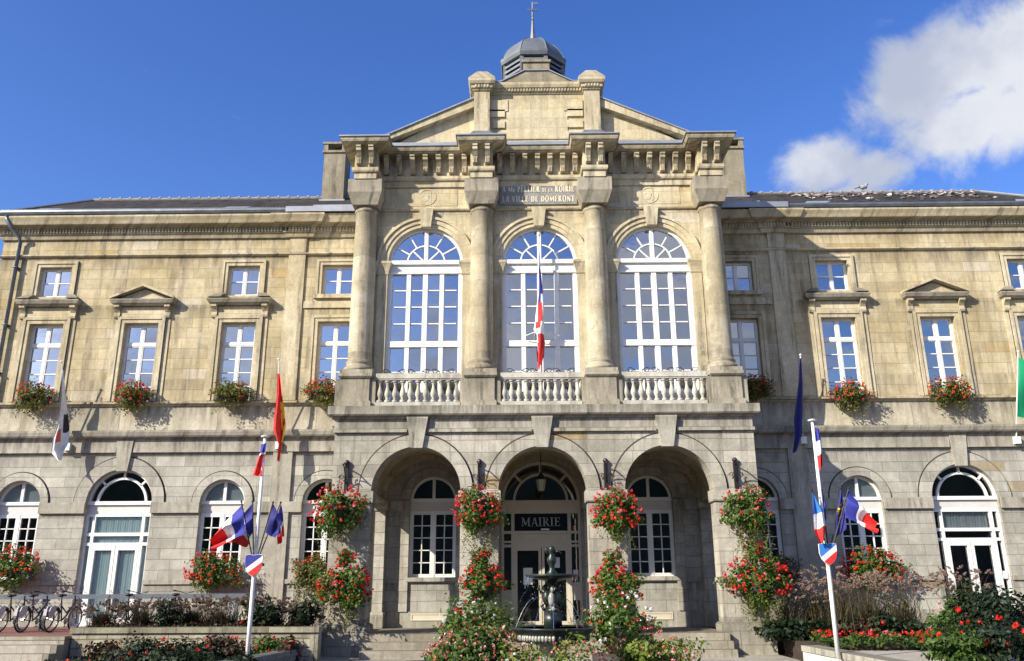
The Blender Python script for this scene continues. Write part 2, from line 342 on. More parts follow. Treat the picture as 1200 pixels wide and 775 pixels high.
def ground(name,c1,c2,sc,bump=.5,brick=None):
    m,t,b,o=nt(name); g=G(t); geo=g.n('NewGeometry'); P=geo.outputs['Position']
    n=g.noise(P,sc,7,.7); n2=g.noise(P,sc*22,4,.7); c=g.mix(g.ramp(n,.3,.7),c1,c2)
    mr=g.n('MapRange'); g.l(n2,mr.inputs[0]); mr.inputs[1].default_value=.25; mr.inputs[2].default_value=.75; mr.inputs[3].default_value=.75; mr.inputs[4].default_value=1.2
    c=g.mix(1.,c,mr.outputs[0],'MULTIPLY')
    if brick:
        br=g.n('TexBrick'); br.inputs['Color1'].default_value=(.85,.85,.85,1); br.inputs['Color2'].default_value=(1.1,1.1,1.1,1); br.inputs['Mortar'].default_value=(.5,.5,.5,1)
        br.inputs['Scale'].default_value=1; br.inputs['Brick Width'].default_value=brick[0]; br.inputs['Row Height'].default_value=brick[1]; br.inputs['Mortar Size'].default_value=.008; g.l(P,br.inputs['Vector'])
        c=g.mix(1.,c,br.outputs['Color'],'MULTIPLY')
    g.l(c,b.inputs['Base Color']); b.inputs['Roughness'].default_value=.9
    bp=g.n('Bump'); bp.inputs['Strength'].default_value=bump; bp.inputs['Distance'].default_value=.01; g.l(n2,bp.inputs['Height']); g.l(bp.outputs[0],b.inputs['Normal'])
    return m
mRoad=ground('street_asphalt',(.10,.097,.09),(.15,.145,.135),.7)
mPave=ground('pavement_stone',(.27,.25,.205),(.34,.32,.27),.8,.5,(.8,.5))
mRedT=ground('red_terrace',(.17,.065,.05),(.24,.10,.08),.9,.4,(.22,.11))
mGravel=ground('pale_gravel',(.30,.28,.24),(.40,.38,.33),1.2,.8)
mBackdrop=ground('backdrop_dark_green',(.015,.022,.010),(.05,.06,.03),.12)

# ------------------------------------------------------------------ world and sun
SUN_AZ, SUN_EL = radians(53), radians(31)        # sun stands to the left behind the camera
sd = Vector((-sin(SUN_AZ)*cos(SUN_EL), -cos(SUN_AZ)*cos(SUN_EL), sin(SUN_EL)))
W=bpy.data.worlds.new('World'); S.world=W; W.use_nodes=True; t=W.node_tree; t.nodes.clear(); g=G(t)
wo=g.n('OutputWorld'); bg=g.n('Background'); g.l(bg.outputs[0],wo.inputs[0]); bg.inputs[1].default_value=.071
sky=g.n('TexSky',sky_type='NISHITA'); sky.sun_disc=False; sky.sun_elevation=SUN_EL; sky.sun_rotation=atan2(sd.x,sd.y); sky.altitude=150; sky.air_density=1.0; sky.dust_density=.9; sky.ozone_density=2.2
hs=g.n('HueSaturation'); hs.inputs['Hue'].default_value=.519; hs.inputs['Saturation'].default_value=1.30; hs.inputs['Value'].default_value=1.95; g.l(sky.outputs[0],hs.inputs['Color'])
tc=g.n('TexCoord'); sp=g.n('SeparateXYZ'); nm=g.n('VectorMath',operation='NORMALIZE'); g.l(tc.outputs['Generated'],nm.inputs[0]); g.l(nm.outputs[0],sp.inputs[0])
az=g.math('ARCTAN2',sp.outputs[0],sp.outputs[1]); el=g.math('ARCSINE',sp.outputs[2])
def blob(px,py,rx,ry,amp):
    d=(at(px,py,100)-EYE).normalized(); a0=atan2(d.x,d.y); e0=math.asin(d.z)
    da=g.math('DIVIDE',g.math('SUBTRACT',az,a0),rx/FPX); de=g.math('DIVIDE',g.math('SUBTRACT',el,e0),ry/FPX)
    r2=g.math('ADD',g.math('MULTIPLY',da,da),g.math('MULTIPLY',de,de))
    return g.math('MULTIPLY',g.math('POWER',2.718,g.math('MULTIPLY',r2,-1)),amp)
mask=None
for a in ((1075,110,62,62,1.15),(1120,75,70,55,1.3),(1185,60,80,55,1.3),(1130,140,85,50,1.2),(1185,140,60,50,1.1),(1065,165,45,30,.5),(965,195,52,30,1.05),(1030,197,55,28,.85),(1085,200,36,22,.35),(1260,100,90,90,1.2),(1055,18,60,18,.42),(1130,6,70,16,.45),(1000,225,80,18,.6)):
    bl=blob(*a); mask=bl if mask is None else g.math('MAXIMUM',mask,bl)
nz=g.n('TexNoise'); nz.inputs['Scale'].default_value=9; nz.inputs['Detail'].default_value=13; nz.inputs['Roughness'].default_value=.62; nz.inputs['Distortion'].default_value=.35; g.l(nm.outputs[0],nz.inputs['Vector'])
fc=g.ramp(g.math('ADD',mask,g.math('MULTIPLY',g.math('SUBTRACT',nz.outputs[0],.5),2.1)),.34,.92)
# broken cloud behind the viewer, seen in the window panes
mp=g.n('Mapping'); mp.inputs['Scale'].default_value=(1,1,2.6); g.l(nm.outputs[0],mp.inputs[0])
bk=g.noise(mp.outputs[0],3.4,8,.6); back=g.math('MULTIPLY',g.ramp(g.math('ADD',bk,g.math('MULTIPLY',g.ramp(el,.42,.18),.07)),.47,.64),g.ramp(sp.outputs[1],-.1,-.5))
cl=g.math('MINIMUM',g.math('ADD',g.math('MULTIPLY',fc,.93),g.math('MULTIPLY',back,.9)),1)
shade=g.noise(nm.outputs[0],7,5); cc=g.mix(g.ramp(shade,.35,.65),(4.6,5.0,6.0),(7.4,7.5,7.8))
skyc=g.mix(cl,hs.outputs[0],cc); g.l(skyc,bg.inputs[0])
sl=bpy.data.lights.new('Sun','SUN'); sl.energy=5.0; sl.angle=radians(.5); sl.color=(1,.915,.77)
so=bpy.data.objects.new('Sun',sl); COL.objects.link(so); so.rotation_euler=sd.to_track_quat('Z','Y').to_euler()
vs=S.view_settings; vs.view_transform='Standard'; vs.look='None'; vs.gamma=1; vs.exposure=.70; vs.use_curve_mapping=False
S.render.engine='CYCLES'

# ================================================================== SETTING
GZ=-1.85
o=MB().box(-400,400,-400,400,GZ-.4,GZ).build('street',mRoad); tag(o,kind='structure')
o=MB().box(-6.35,6.0,-4.75,-.05,GZ-.1,-1.75).build('pavement',mPave); tag(o,kind='structure')
mb=MB(); mb.box(-4.62,4.74,-3.2,-.02,-1.9,-1.2); mb.box(-4.62,4.74,-3.55,-3.2,-1.9,-1.385); mb.box(-4.62,4.74,-3.9,-3.55,-1.9,-1.565)
o=mb.build('porch_steps',mStep); tag(o,kind='structure')
mb=MB(); mb.box(-11.34,-6.6,-3.02,-.04,-2,-1.12); mb.box(-40,-11.34,-4.86,-.04,-2,-1.12)
o=mb.build('terrace',mRedT); tag(o,kind='structure')
mb=MB(); mb.box(-40,-11.34,-5.2,-4.86,-2,-1.117); mb.box(-40,-11.34,-5.5,-5.2,-2,-1.29); mb.box(-40,-11.34,-5.8,-5.5,-2,-1.46); mb.box(-40,-11.34,-6.1,-5.8,-2,-1.63); mb.box(-40,-11.34,-6.4,-6.1,-2,-1.78)
o=mb.build('terrace_steps',mStep); tag(o,kind='structure')
o=MB().box(6.45,40,-14,-4.9,-2,-1.52).build('forecourt',mGravel); tag(o,kind='structure')
o=MB().box(6.2,40,-4.9,-.04,-2,-1.36).build('flower_bed_ground',mSoil); tag(o,kind='structure')
o=MB().box(-11.0,-6.5,-9.5,-5.0,-2,-1.72).build('lower_bed_ground',mSoil); tag(o,kind='structure')
# unseen dark backdrop added behind the viewer to darken reflections in the ground-floor panes
mb=MB(); N=60
hp=[]
for i in range(N+1):
    x=-260+520*i/N; h=19+2.5*sin(i*.9)+1.7*sin(i*2.3+1)+rnd.uniform(-.6,.6); hp.append((x,h))
for i in range(N):
    (xa,ha),(xb,hb)=hp[i],hp[i+1]
    mb.add([(xa,-82,GZ),(xb,-82,GZ),(xb,-88,hb),(xa,-88,ha),(xb,-130,hb+3),(xa,-130,ha+3)],[(0,1,2,3),(3,2,4,5)])
o=mb.build('reflection_backdrop',mBackdrop); tag(o,kind='structure')

# ================================================================== TOWN HALL
hall=thing('town_hall','symmetrical stone town hall with arcaded porch, columned centre and slate roofed wings','town hall',(0,0,GZ))
OFF=(0,0,-GZ)
WHOLE={'panes','lettering','lifted_slates','curtain','interior_wall','iron_bracket','cupola','louvre','modillion','spire','ground_floor_wall','upper_wall','central_wall','wall_band','roof'}
def pieces(mb,eps=.02):
    """separate bodies of a builder: pieces whose boxes do not touch"""
    n=len(mb.v); par=list(range(n))
    def find(a):
        while par[a]!=a: par[a]=par[par[a]]; a=par[a]
        return a
    for f in mb.f:
        r=find(f[0])
        for i in f[1:]: par[find(i)]=r
    comp={}
    for i in range(n): comp.setdefault(find(i),[]).append(i)
    bb=[]
    for k,vs_ in comp.items():
        c=[[mb.v[i][a] for i in vs_] for a in range(3)]; bb.append([k,[min(x)-eps for x in c],[max(x)+eps for x in c]])
    gp_=list(range(len(bb)))
    def gf(a):
        while gp_[a]!=a: gp_[a]=gp_[gp_[a]]; a=gp_[a]
        return a
    for i in range(len(bb)):
        for j in range(i):
            if all(bb[i][1][a]<=bb[j][2][a] and bb[j][1][a]<=bb[i][2][a] for a in range(3)): gp_[gf(i)]=gf(j)
    where={b[0]:gf(i) for i,b in enumerate(bb)}
    out={}
    for f,m in zip(mb.f,mb.m): out.setdefault(where[find(f[0])],[]).append((f,m))
    res=[]
    for fs in out.values():
        q=MB(); mp_={}
        for f,m in fs:
            for i in f:
                if i not in mp_: mp_[i]=len(q.v); q.v.append(mb.v[i])
            q.f.append(tuple(mp_[i] for i in f)); q.m.append(m)
        res.append(q)
    return res
def part(mb,name,mat,parent=None,smooth=False):
    ps_=pieces(mb,.018) if mat is mGold else [mb] if name in WHOLE else pieces(mb)
    o=None
    for q in ps_:
        o_=q.build(name,mat,parent or hall,smooth,OFF if parent is None else None); o=o or o_
    return o

def rect(x0,x1,z0,z1): return [(x0,z0),(x1,z0),(x1,z1),(x0,z1)]
def arch(xc,hw,z0,zs,n=24): return [(xc-hw,z0),(xc+hw,z0)]+[(xc+hw*cos(pi*i/n),zs+hw*sin(pi*i/n)) for i in range(n+1)]
BAY=(6.6,9.75,12.94,16.06)
WS=2.47                                     # arch springing on the ground floor
small=[s*b for b in (BAY[0],BAY[1],BAY[3]) for s in (-1,1)]
big=[-BAY[2],BAY[2]]
PX=(-3.27,3.33)
g_open=[arch(x,.69,.22,WS) for x in small]+[arch(x,1.02,-1.12,WS) for x in big]+[arch(x,.71,.22,2.50) for x in PX]+[arch(.02,1.2,-1.2,2.45)]
XE=18.0
mb=MB(); mb.sheet(rect(-XE,XE,-2.0,4.4),g_open,0,.28)
mb.box(-XE,-XE+.3,.3,10,-2,4.4); mb.box(XE-.3,XE,.3,10,-2,4.4); mb.box(-XE,XE,9.7,10,-2,11.3)
mb.add([(-XE,0,-2),(-XE,.3,-2),(-XE,.3,4.4),(-XE,0,4.4)],[(0,1,2,3)]); mb.add([(XE,0,-2),(XE,.3,-2),(XE,.3,4.4),(XE,0,4.4)],[(0,1,2,3)])
part(mb,'ground_floor_wall',mGran)
# openings of the upper floor
f_open=[rect(s*b-.56,s*b+.56,5.62,8.25) for b in BAY for s in (-1,1)]
a_open=[rect(s*b-.53,s*b+.53,9.19,10.236) for b in (BAY[0],BAY[1],BAY[3]) for s in (-1,1)]
mb=MB(); mb.sheet(rect(-XE,XE,5.55,11.3),f_open+a_open,0,.26)
mb.add([(-XE,0,5.5),(-XE,9.7,5.5),(-XE,9.7,11.3),(-XE,0,11.3)],[(0,1,2,3)]); mb.add([(XE,0,5.5),(XE,9.7,5.5),(XE,9.7,11.3),(XE,0,11.3)],[(0,1,2,3)])
part(mb,'upper_wall',mLime)
mb=MB(); mb.sheet(rect(-XE,XE,4.4,5.55),[],-.03)
mb.add([(-XE,-.03,4.4),(-XE,9.7,4.4),(-XE,9.7,5.5),(-XE,-.03,5.55)],[(0,1,2,3)]); mb.add([(XE,-.03,4.4),(XE,9.7,4.4),(XE,9.7,5.5),(XE,-.03,5.55)],[(0,1,2,3)])
part(mb,'wall_band',mBand)
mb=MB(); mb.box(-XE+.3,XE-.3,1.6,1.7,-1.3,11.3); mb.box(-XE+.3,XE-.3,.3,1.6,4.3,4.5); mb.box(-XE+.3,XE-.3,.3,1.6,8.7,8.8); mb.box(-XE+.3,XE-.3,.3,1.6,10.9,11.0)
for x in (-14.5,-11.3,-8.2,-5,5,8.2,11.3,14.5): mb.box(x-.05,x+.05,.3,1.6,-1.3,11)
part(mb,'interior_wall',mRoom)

def spans(xa,xb,cuts):
    cuts=sorted(cuts); out=[]; x=xa
    for a,b in cuts:
        if a>x: out.append((x,a))
        x=max(x,b)
    if x<xb: out.append((x,xb))
    return out
# ground floor trim
mb=MB()
cuts=[(x-.69,x+.69) for x in small]+[(x-1.02,x+1.02) for x in big]+[(x-.71,x+.71) for x in PX]+[(-1.18,1.22)]
for a,b in spans(-XE,XE,cuts): mb.box(a,b,-.085,.02,2.15,2.47)                 # impost course
cut2=[(x-1.02,x+1.02) for x in big]+[(-1.18,1.22)]
for a,b in spans(-XE,XE,cut2): mb.box(a,b,-.05,.02,.06,.19); mb.box(a,b,-.04,.02,-2,-.75)                 # plinth course
for sg in (-1,1):
    xs=sorted((sg*XE,sg*5.9))
    kc=[(x-.27,x+.27) for x in big if x*sg>0]
    for a,b in spans(xs[0],xs[1],kc): mb.box(a,b,-.10,.02,4.0,4.41)           # plain frieze
    mb.mold([(xs[0],-.08),(xs[1],-.08)],[(-.05,4.415),(.03,4.40),(.06,4.44),(.16,4.46),(.19,4.50),(.22,4.60),(.22,4.66),(.0,4.70),(-.05,4.70)])
    mb.box(*sorted((sg*7.68,sg*8.28)),-.075,.0,-1.1,4.0)                        # flat strip between bays
part(mb,'string_courses',mGranT)
for x in small:
    mb=MB(); mb.ring(x,WS,.69,.93,-.05,.02); o=part(mb,'archivolt',mGran); part(MB().ring(x,WS,.931,.965,-.006,.01,.02,pi-.02),'groove',mGrooveShade,o)  # flat raised ring, its dark colour paints the groove's shade
for x in big:
    mb=MB(); mb.ring(x,WS,1.02,1.39,-.05,.02); o=part(mb,'archivolt',mGran); part(MB().ring(x,WS,1.391,1.43,-.006,.01,.02,pi-.02),'groove',mGrooveShade,o)
    mb=MB(); mb.prism([(x-.17,3.42),(x+.17,3.42),(x+.27,4.39),(x-.27,4.39)],-.13,.02); part(mb,'keystone',mGranT)
# upper ledge, attic string, wing cornice
mb=MB()
for sg in (-1,1):
    xs=sorted((sg*XE,sg*5.85))
    mb.mold([(xs[0],-.02),(xs[1],-.02)],[(-.05,5.47),(.04,5.47),(.06,5.52),(.13,5.54),(.13,5.60),(0,5.63),(-.05,5.63)])
    mb.mold([(xs[0],0),(xs[1],0)],[(-.05,10.57),(.06,10.58),(.10,10.62),(.10,10.66),(0,10.69),(-.05,10.69)])
    mb.box(*sorted((sg*7.72,sg*8.28)),-.06,.0,5.63,10.58); mb.box(*sorted((sg*7.72,sg*8.28)),-.06,.0,10.69,11.3)
part(mb,'ledges',mLimeT)
mb=MB()
for sg in (-1,1):
    path=[(5.85,0),(7.55,0),(7.55,-.07),(8.35,-.07),(8.35,-.02),(XE+.0,-.02),(XE,9)]
    if sg<0: path=[(-x,y) for x,y in reversed(path)]
    mb.mold(path,[(-.06,11.22),(.05,11.22),(.09,11.30),(.09,11.36),(.14,11.36),(.14,11.54),(.20,11.56),(.22,11.60),(.40,11.62),(.44,11.72),(.50,11.84),(.50,11.90),(-.06,11.95)])
    x=5.95
    while x<XE-.05:
        d=-.07 if 7.55<x<8.3 else -.02
        if x<7.55: d=0
        mb.box(sg*x-.028,sg*x+.028,d-.19,d-.13,11.40,11.535); x+=.105
part(mb,'wing_cornice',mLimeT)
# gutters
mb=MB()
for sg in (-1,1):
    a,b=sorted((sg*6.0,sg*(XE+.45)))
    mb.prism_x([(-.40,11.94),(-.52,11.94),(-.56,12.02),(-.55,12.08),(-.52,12.08),(-.50,11.99),(-.40,11.98)],a,b)
part(mb,'gutter',mPipe)
mb=MB()
for sg in (-1,1):
    a,b=sorted((sg*6.0,sg*8.35)); mb.box(a,b,-.60,-.56,11.93,12.12); mb.box(a,b,-.56,-.3,12.08,12.12)
    a,b=sorted((sg*6.0,sg*7.5)); mb.box(a,b,-.35,-.31,12.13,12.28); mb.box(a,b,-.31,-.1,12.24,12.28)
part(mb,'zinc_flashing',mZincL)

# wing windows -------------------------------------------------------
rp=random.Random(99)
def pane_grid(xs,zs,y,jit=.012,mb=None):
    mb=mb or MB()
    for i in range(len(xs)-1):
        for j in range(len(zs)-1):
            a,b=rp.gauss(0,jit),rp.gauss(0,jit); w,h=(xs[i+1]-xs[i])/2,(zs[j+1]-zs[j])/2
            mb.poly([(xs[i],y-a*w-b*h,zs[j]),(xs[i+1],y+a*w-b*h,zs[j]),(xs[i+1],y+a*w+b*h,zs[j+1]),(xs[i],y-a*w+b*h,zs[j+1])])
    return mb
def bars_x(mb,x0,x1,z,w,y0,y1): mb.box(x0,x1,y0,y1,z-w/2,z+w/2)
def bars_z(mb,x,z0,z1,w,y0,y1): mb.box(x-w/2,x+w/2,y0,y1,z0,z1)
def frame(mb,x0,x1,z0,z1,w,y0,y1):
    mb.box(x0,x0+w,y0,y1,z0,z1); mb.box(x1-w,x1,y0,y1,z0,z1); mb.box(x0+w,x1-w,y0+.001,y1,z0,z0+w); mb.box(x0+w,x1-w,y0+.001,y1,z1-w,z1)
def curtain(x0,x1,z0,z1,y,mat,par,n=40,amp=.03):
    mb=MB(); P=[];F=[]
    for i in range(n+1):
        x=x0+(x1-x0)*i/n; yy=y+amp*sin(i*1.9)+amp*.5*sin(i*.7)
        P += [(x,yy,z0),(x,yy,z1)]
    for i in range(n): F.append((2*i,2*i+2,2*i+3,2*i+1))
    mb.add(P,F); return part(mb,'curtain',mat,par,True)
def surround(mb,x,hw,z0,z1,w,y,bottom=False):
    for sg in (-1,1):
        a,b=sorted((x+sg*hw,x+sg*(hw+w))); mb.box(a,b,y,0.01,z0,z1+w)
        a,b=sorted((x+sg*(hw+w*.55),x+sg*(hw+w))); mb.box(a,b,y-.03,0.0,z0,z1+w)
    mb.box(x-hw,x+hw,y+.001,.01,z1,z1+w); mb.box(x-hw-w*.55,x+hw+w*.55,y-.029,0.0,z1+w*.55,z1+w)
def french_window(x,style):
    z0,z1=5.62,8.25
    mb=MB(); frame(mb,x-.56,x+.56,z0,z1,.05,.15,.23); bars_x(mb,x-.51,x+.51,7.55,.09,.13,.22); bars_z(mb,x,z0,z1,.075,.135,.22)
    for xx in (x-.27,x+.27):
        a,b=(x-.51,x-.0375) if xx<x else (x+.0375,x+.51)
        frame(mb,a,b,z0+.05,7.505,.033,.145,.21); frame(mb,a,b,7.595,z1-.05,.033,.145,.21)
        for k in range(1,4): bars_x(mb,a+.045,b-.045,z0+.07+(7.5-z0-.07)*k/4,.032,.15,.2)
    w=part(mb,'window',mWhite)
    zz=[z0+.05+(7.5-z0-.05)*k/4 for k in range(5)]; part(pane_grid([x-.56,x,x+.56],[z0]+zz[1:4]+[7.55,z1],.185),'panes',mGlass,w)
    mb=MB(); surround(mb,x,.56,5.63,8.25,.22,-.06); 
    if style!='plain':
        for sg in (-1,1): a,b=sorted((x+sg*.785,x+sg*.93)); mb.box(a,b,-.03,0,5.63,8.45)
    part(mb,'surround',mLimeT,w)
    if style!='plain':
        part(MB().box(x-.73,x+.73,-.05,0,8.475,8.80),'frieze_panel',mLimeC,w)
        mb=MB()
        for sg in (-1,1):
            xx=x+sg*.83
            mb.prism_x([(0,8.40),(-.09,8.42),(-.11,8.48),(-.08,8.6),(-.16,8.72),(-.22,8.76),(-.22,8.82),(0,8.82)],xx-.09,xx+.09)
        part(mb,'console',mLimeT,w)
        mb=MB()
        pr=[(0,8.82),(.15,8.82),(.17,8.86),(.22,8.88),(.24,8.92),(.27,8.98),(.27,9.01),(.2,9.03),(0,9.07)]
        mb.mold([(x-.78,.02),(x-.78,-.03),(x+.78,-.03),(x+.78,.02)],pr)
        if style=='pediment':
            hw=1.06
            mb2=MB(); mb2.prism([(x-hw,9.02),(x,9.45),(x+hw,9.02),(x+hw,9.09),(x,9.54),(x-hw,9.09)],-.30,0)
            mb2.prism([(x-hw+.16,9.045),(x,9.40),(x+hw-.16,9.045)],-.10,0)
            part(mb2,'pediment',mLimeT,w)
        else:
            for sg in (-1,1): mb.frustum((*sorted((x+sg*.62,x+sg*1.02)),-.3,0),(*sorted((x+sg*.55,x+sg*.8)),-.12,0),9.06,9.24)
        part(mb,'hood',mGrey,w)
    return w
def attic_window(x,plain_sill):
    z0,z1=9.19,10.236
    mb=MB(); frame(mb,x-.53,x+.53,z0,z1,.05,.15,.23); bars_z(mb,x,z0,z1,.075,.135,.22)
    for a,b in ((x-.48,x-.0375),(x+.0375,x+.48)): frame(mb,a,b,z0+.05,z1-.05,.03,.145,.21); bars_x(mb,a+.03,b-.03,(z0+z1)/2,.032,.15,.2)
    w=part(mb,'window',mWhite); part(pane_grid([x-.53,x,x+.53],[z0,(z0+z1)/2,z1],.185),'panes',mGlass,w)
    mb=MB(); surround(mb,x,.53,9.07 if not plain_sill else 9.19,10.236,.20,-.035); part(mb,'surround',mLimeT,w)
    if plain_sill: part(MB().box(x-.76,x+.76,-.10,.02,9.05,9.185),'sill',mLimeT,w); 
    return w
for sg in (-1,1):
    french_window(sg*BAY[0],'plain'); w3=french_window(sg*BAY[1],'hood'); w2=french_window(sg*BAY[2],'pediment'); french_window(sg*BAY[3],'hood')
    attic_window(sg*BAY[0],True); attic_window(sg*BAY[1],False); attic_window(sg*BAY[3],False)
    if sg>0:
        curtain(BAY[1]+.12,BAY[1]+.55,5.7,8.2,.34,mCurtW,w3,20); curtain(BAY[2]+.15,BAY[2]+.55,5.7,8.2,.34,mCurtW,w2,20)
    part(MB().box(*sorted((sg*5.85,sg*7.68)),-.05,0,8.72,8.95),'string_block',mLimeT)

def arched_window(x,zs,hw,blind,dark=True):
    z0=.22; mb=MB()
    mb.ring(x,zs,hw-.075,hw,.15,.23); bars_z(mb,x,zs,zs+hw-.05,.09,.14,.22)
    bars_x(mb,x-hw,x+hw,zs+.0,.10,.12,.22)
    frame(mb,x-hw,x+hw,z0,zs-.33,.075,.15,.23); bars_z(mb,x,z0,zs-.33,.10,.135,.22)
    for a,b in ((x-hw+.075,x-.05),(x+.05,x+hw-.075)):
        frame(mb,a,b,z0+.06,zs-.40,.035,.145,.21); bars_z(mb,(a+b)/2,z0+.06,zs-.40,.03,.15,.2)
        for k in range(1,5): bars_x(mb,a+.035,b-.035,z0+.06+(zs-.46-z0)*k/5,.028,.15,.2)
    w=part(mb,'window',mWhite)
    part(MB().box(x-hw,x+hw,.17,.22,zs-.33,zs-.05),'panel',mPanelG,w)
    part(MB().poly([(a,.19,b) for a,b in arch(x,hw-.03,z0,zs)]),'pane',mGlassD,w)
    part(MB().box(x-hw-.06,x+hw+.06,-.09,.15,.1,.215),'sill',mGranT,w)
    if blind:
        mb=MB(); mb.poly([(a,.235,b) for a,b in arch(x,hw-.02,zs+.02,zs+.03)]); part(mb,'blind',mBlind,w)
    return w
for x in small: arched_window(x,WS,.69,x in (-BAY[3],-BAY[1]) or x==BAY[1])
for x in PX: arched_window(x,2.50,.71,False)
def arched_door(x,cur):
    hw,zs,z0=1.02,WS,-1.12; mb=MB()
    mb.ring(x,zs,hw-.07,hw,.13,.23); mb.ring(x,zs,.72,.79,.14,.22)
    for a in (pi/4,pi/2,3*pi/4):
        c,s_=cos(a),sin(a); p=[(x+.76*c-.03*s_,zs+.76*s_+.03*c),(x+.76*c+.03*s_,zs+.76*s_-.03*c),(x+.98*c+.03*s_,zs+.98*s_-.03*c),(x+.98*c-.03*s_,zs+.98*s_+.03*c)]
        mb.prism(p,.14,.22)
    bars_x(mb,x-hw,x+hw,zs,.11,.11,.22)
    frame(mb,x-hw,x+hw,z0,zs-.34,.07,.13,.23)
    for sg in (-1,1): bars_z(mb,x+sg*.76,z0,zs-.36,.09,.125,.22)
    bars_x(mb,x-hw,x+hw,1.53,.10,.122,.22); bars_x(mb,x-hw,x+hw,1.24,.09,.121,.22)
    d=part(mb,'door',mWhite)
    part(MB().box(x-hw,x+hw,.17,.22,zs-.34,zs-.055),'panel',mPanelG,d)
    mb=MB()
    for a,b in ((x-.71,x-.01),(x+.01,x+.71)):
        mb.box(a,a+.09,.12,.2,z0+.02,1.19); mb.box(b-.09,b,.12,.2,z0+.02,1.19); mb.box(a+.09,b-.09,.121,.2,1.06,1.19); mb.box(a+.09,b-.09,.121,.2,z0+.02,z0+.22)
    part(mb,'door_leaf',mWhite,d)
    mb=MB(); mb.tube([(x+.07,.09,-.1),(x+.07,.06,-.1),(x+.07,.06,-.16),(x+.16,.06,-.16)],.012); part(mb,'handle',mRim,d)
    part(MB().poly([(a,.19,b) for a,b in arch(x,hw-.03,z0,zs)]),'pane',mGlassD,d)
    if cur:
        curtain(x-.99,x+.99,-1.1,2.12,.235,mCurtC,d,90,.012)
    else:
        curtain(x-.7,x+.7,1.55,2.12,.26,mBlind,d,50,.012); part(MB().box(x+.82,x+.95,.10,.12,.1,.32),'notice',mPaper,d)
    return d
arched_door(-BAY[2],True); arched_door(BAY[2],False)

# main door behind the porch
def glyph(ch,bold=False):
    T,t_=(.21,.10) if bold else (.135,.05); h=1.0
    V=lambda x,w,z0=0,z1=1:[(x,z0),(x+w,z0),(x+w,z1),(x,z1)]
    Hb=lambda x0,x1,z,w=t_:[(x0,z-w/2),(x1,z-w/2),(x1,z+w/2),(x0,z+w/2)]
    D=lambda x0,z0,x1,z1,w:[(x0-w/2,z0),(x0+w/2,z0),(x1+w/2,z1),(x1-w/2,z1)]
    sf=lambda x,z,w=.2:[(x-w,z),(x+w,z),(x+w,z+.045),(x-w,z+.045)]
    def arc(cx,cz,rx,rz,a0,a1,w0,w1,n=10):
        out=[]
        for i in range(n):
            q=[]
            for a,sgn in ((a0+(a1-a0)*i/n,1),(a0+(a1-a0)*(i+1)/n,1)):
                w=t_+(T-t_)*abs(cos(a))
                q.append(((cx+rx*cos(a),cz+rz*sin(a)),(cx+(rx-w)*cos(a),cz+(rz-t_)*sin(a))))
            out.append([q[0][0],q[1][0],q[1][1],q[0][1]])
        return out
    st=lambda x:[V(x,T),sf(x+T/2,0),sf(x+T/2,.955)]
    if ch=='I': return st(.12),.45
    if ch=='L': return st(.12)+[Hb(.12,.66,.03),V(.60,.06,0,.24)],.75
    if ch=='E': return st(.12)+[Hb(.12,.68,.03),V(.63,.06,0,.24),Hb(.12,.66,.97),V(.61,.06,.76,1),Hb(.2,.52,.52),V(.50,.05,.42,.62)],.8
    if ch=='F': return st(.12)+[Hb(.12,.66,.97),V(.61,.06,.76,1),Hb(.2,.52,.52),V(.50,.05,.42,.62)],.74
    if ch=='T': return [V(.32,T),sf(.40,0),Hb(.05,.77,.97),V(.04,.06,.74,1),V(.72,.06,.74,1)],.82
    if ch=='P': return st(.12)+arc(.32,.73,.36,.27,-pi/2,pi/2,0,0),.74
    if ch=='R': return st(.12)+arc(.32,.74,.34,.26,-pi/2,pi/2,0,0)+[D(.42,.5,.74,0,T),sf(.78,0,.1)],.9
    if ch=='D': return st(.12)+arc(.30,.5,.52,.5,-pi/2,pi/2,0,0,14),.9
    if ch=='O': return arc(.47,.5,.42,.52,0,2*pi,0,0,22),.95
    if ch=='A': return [D(.12,0,.44,1,t_),D(.76,0,.46,1,T),Hb(.2,.66,.34),sf(.12,0,.13),sf(.78,0,.16)],.9
    if ch=='V': return [D(.46,0,.14,1,T),D(.46,0,.78,1,t_),sf(.14,.955,.16),sf(.78,.955,.13)],.9
    if ch=='N': return [V(.14,t_),V(.74,t_),D(.78,0,.16,1,T),sf(.16,0,.13),sf(.12,.955,.13),sf(.78,.955,.13)],.95
    if ch=='M': return [V(.14,t_),V(.88,T),D(.55,.12,.2,1,T),D(.55,.12,.94,1,t_),sf(.16,0,.14),sf(.97,0,.17),sf(.14,.955,.12),sf(.99,.955,.14)],1.15
    return [],.42
def text_mesh(mb,words,x0,x1,z,h,y,bold=False):
    """words: list of (string, relative height)"""
    items=[];w=0
    for s_,k in words:
        for ch in s_:
            gl,adv=glyph(ch,bold); items.append((gl,w,k)); w+=adv*k+.06
    sc=(x1-x0)/w
    for gl,xo,k in items:
        for q in gl: mb.prism([(x0+(xo+a*k)*sc,z+b*k*h) for a,b in q],y,y+.012)
DC=.02; mb=MB(); zs=2.45
mb.ring(DC,zs,1.12,1.2,.12,.23); mb.ring(DC,zs,.78,.85,.13,.22)
for a in (pi/4,pi/2,3*pi/4):
    c,s_=cos(a),sin(a); mb.prism([(DC+.82*c-.035*s_,zs+.82*s_+.035*c),(DC+.82*c+.035*s_,zs+.82*s_-.035*c),(DC+1.15*c+.035*s_,zs+1.15*s_-.035*c),(DC+1.15*c-.035*s_,zs+1.15*s_+.035*c)],.13,.22)
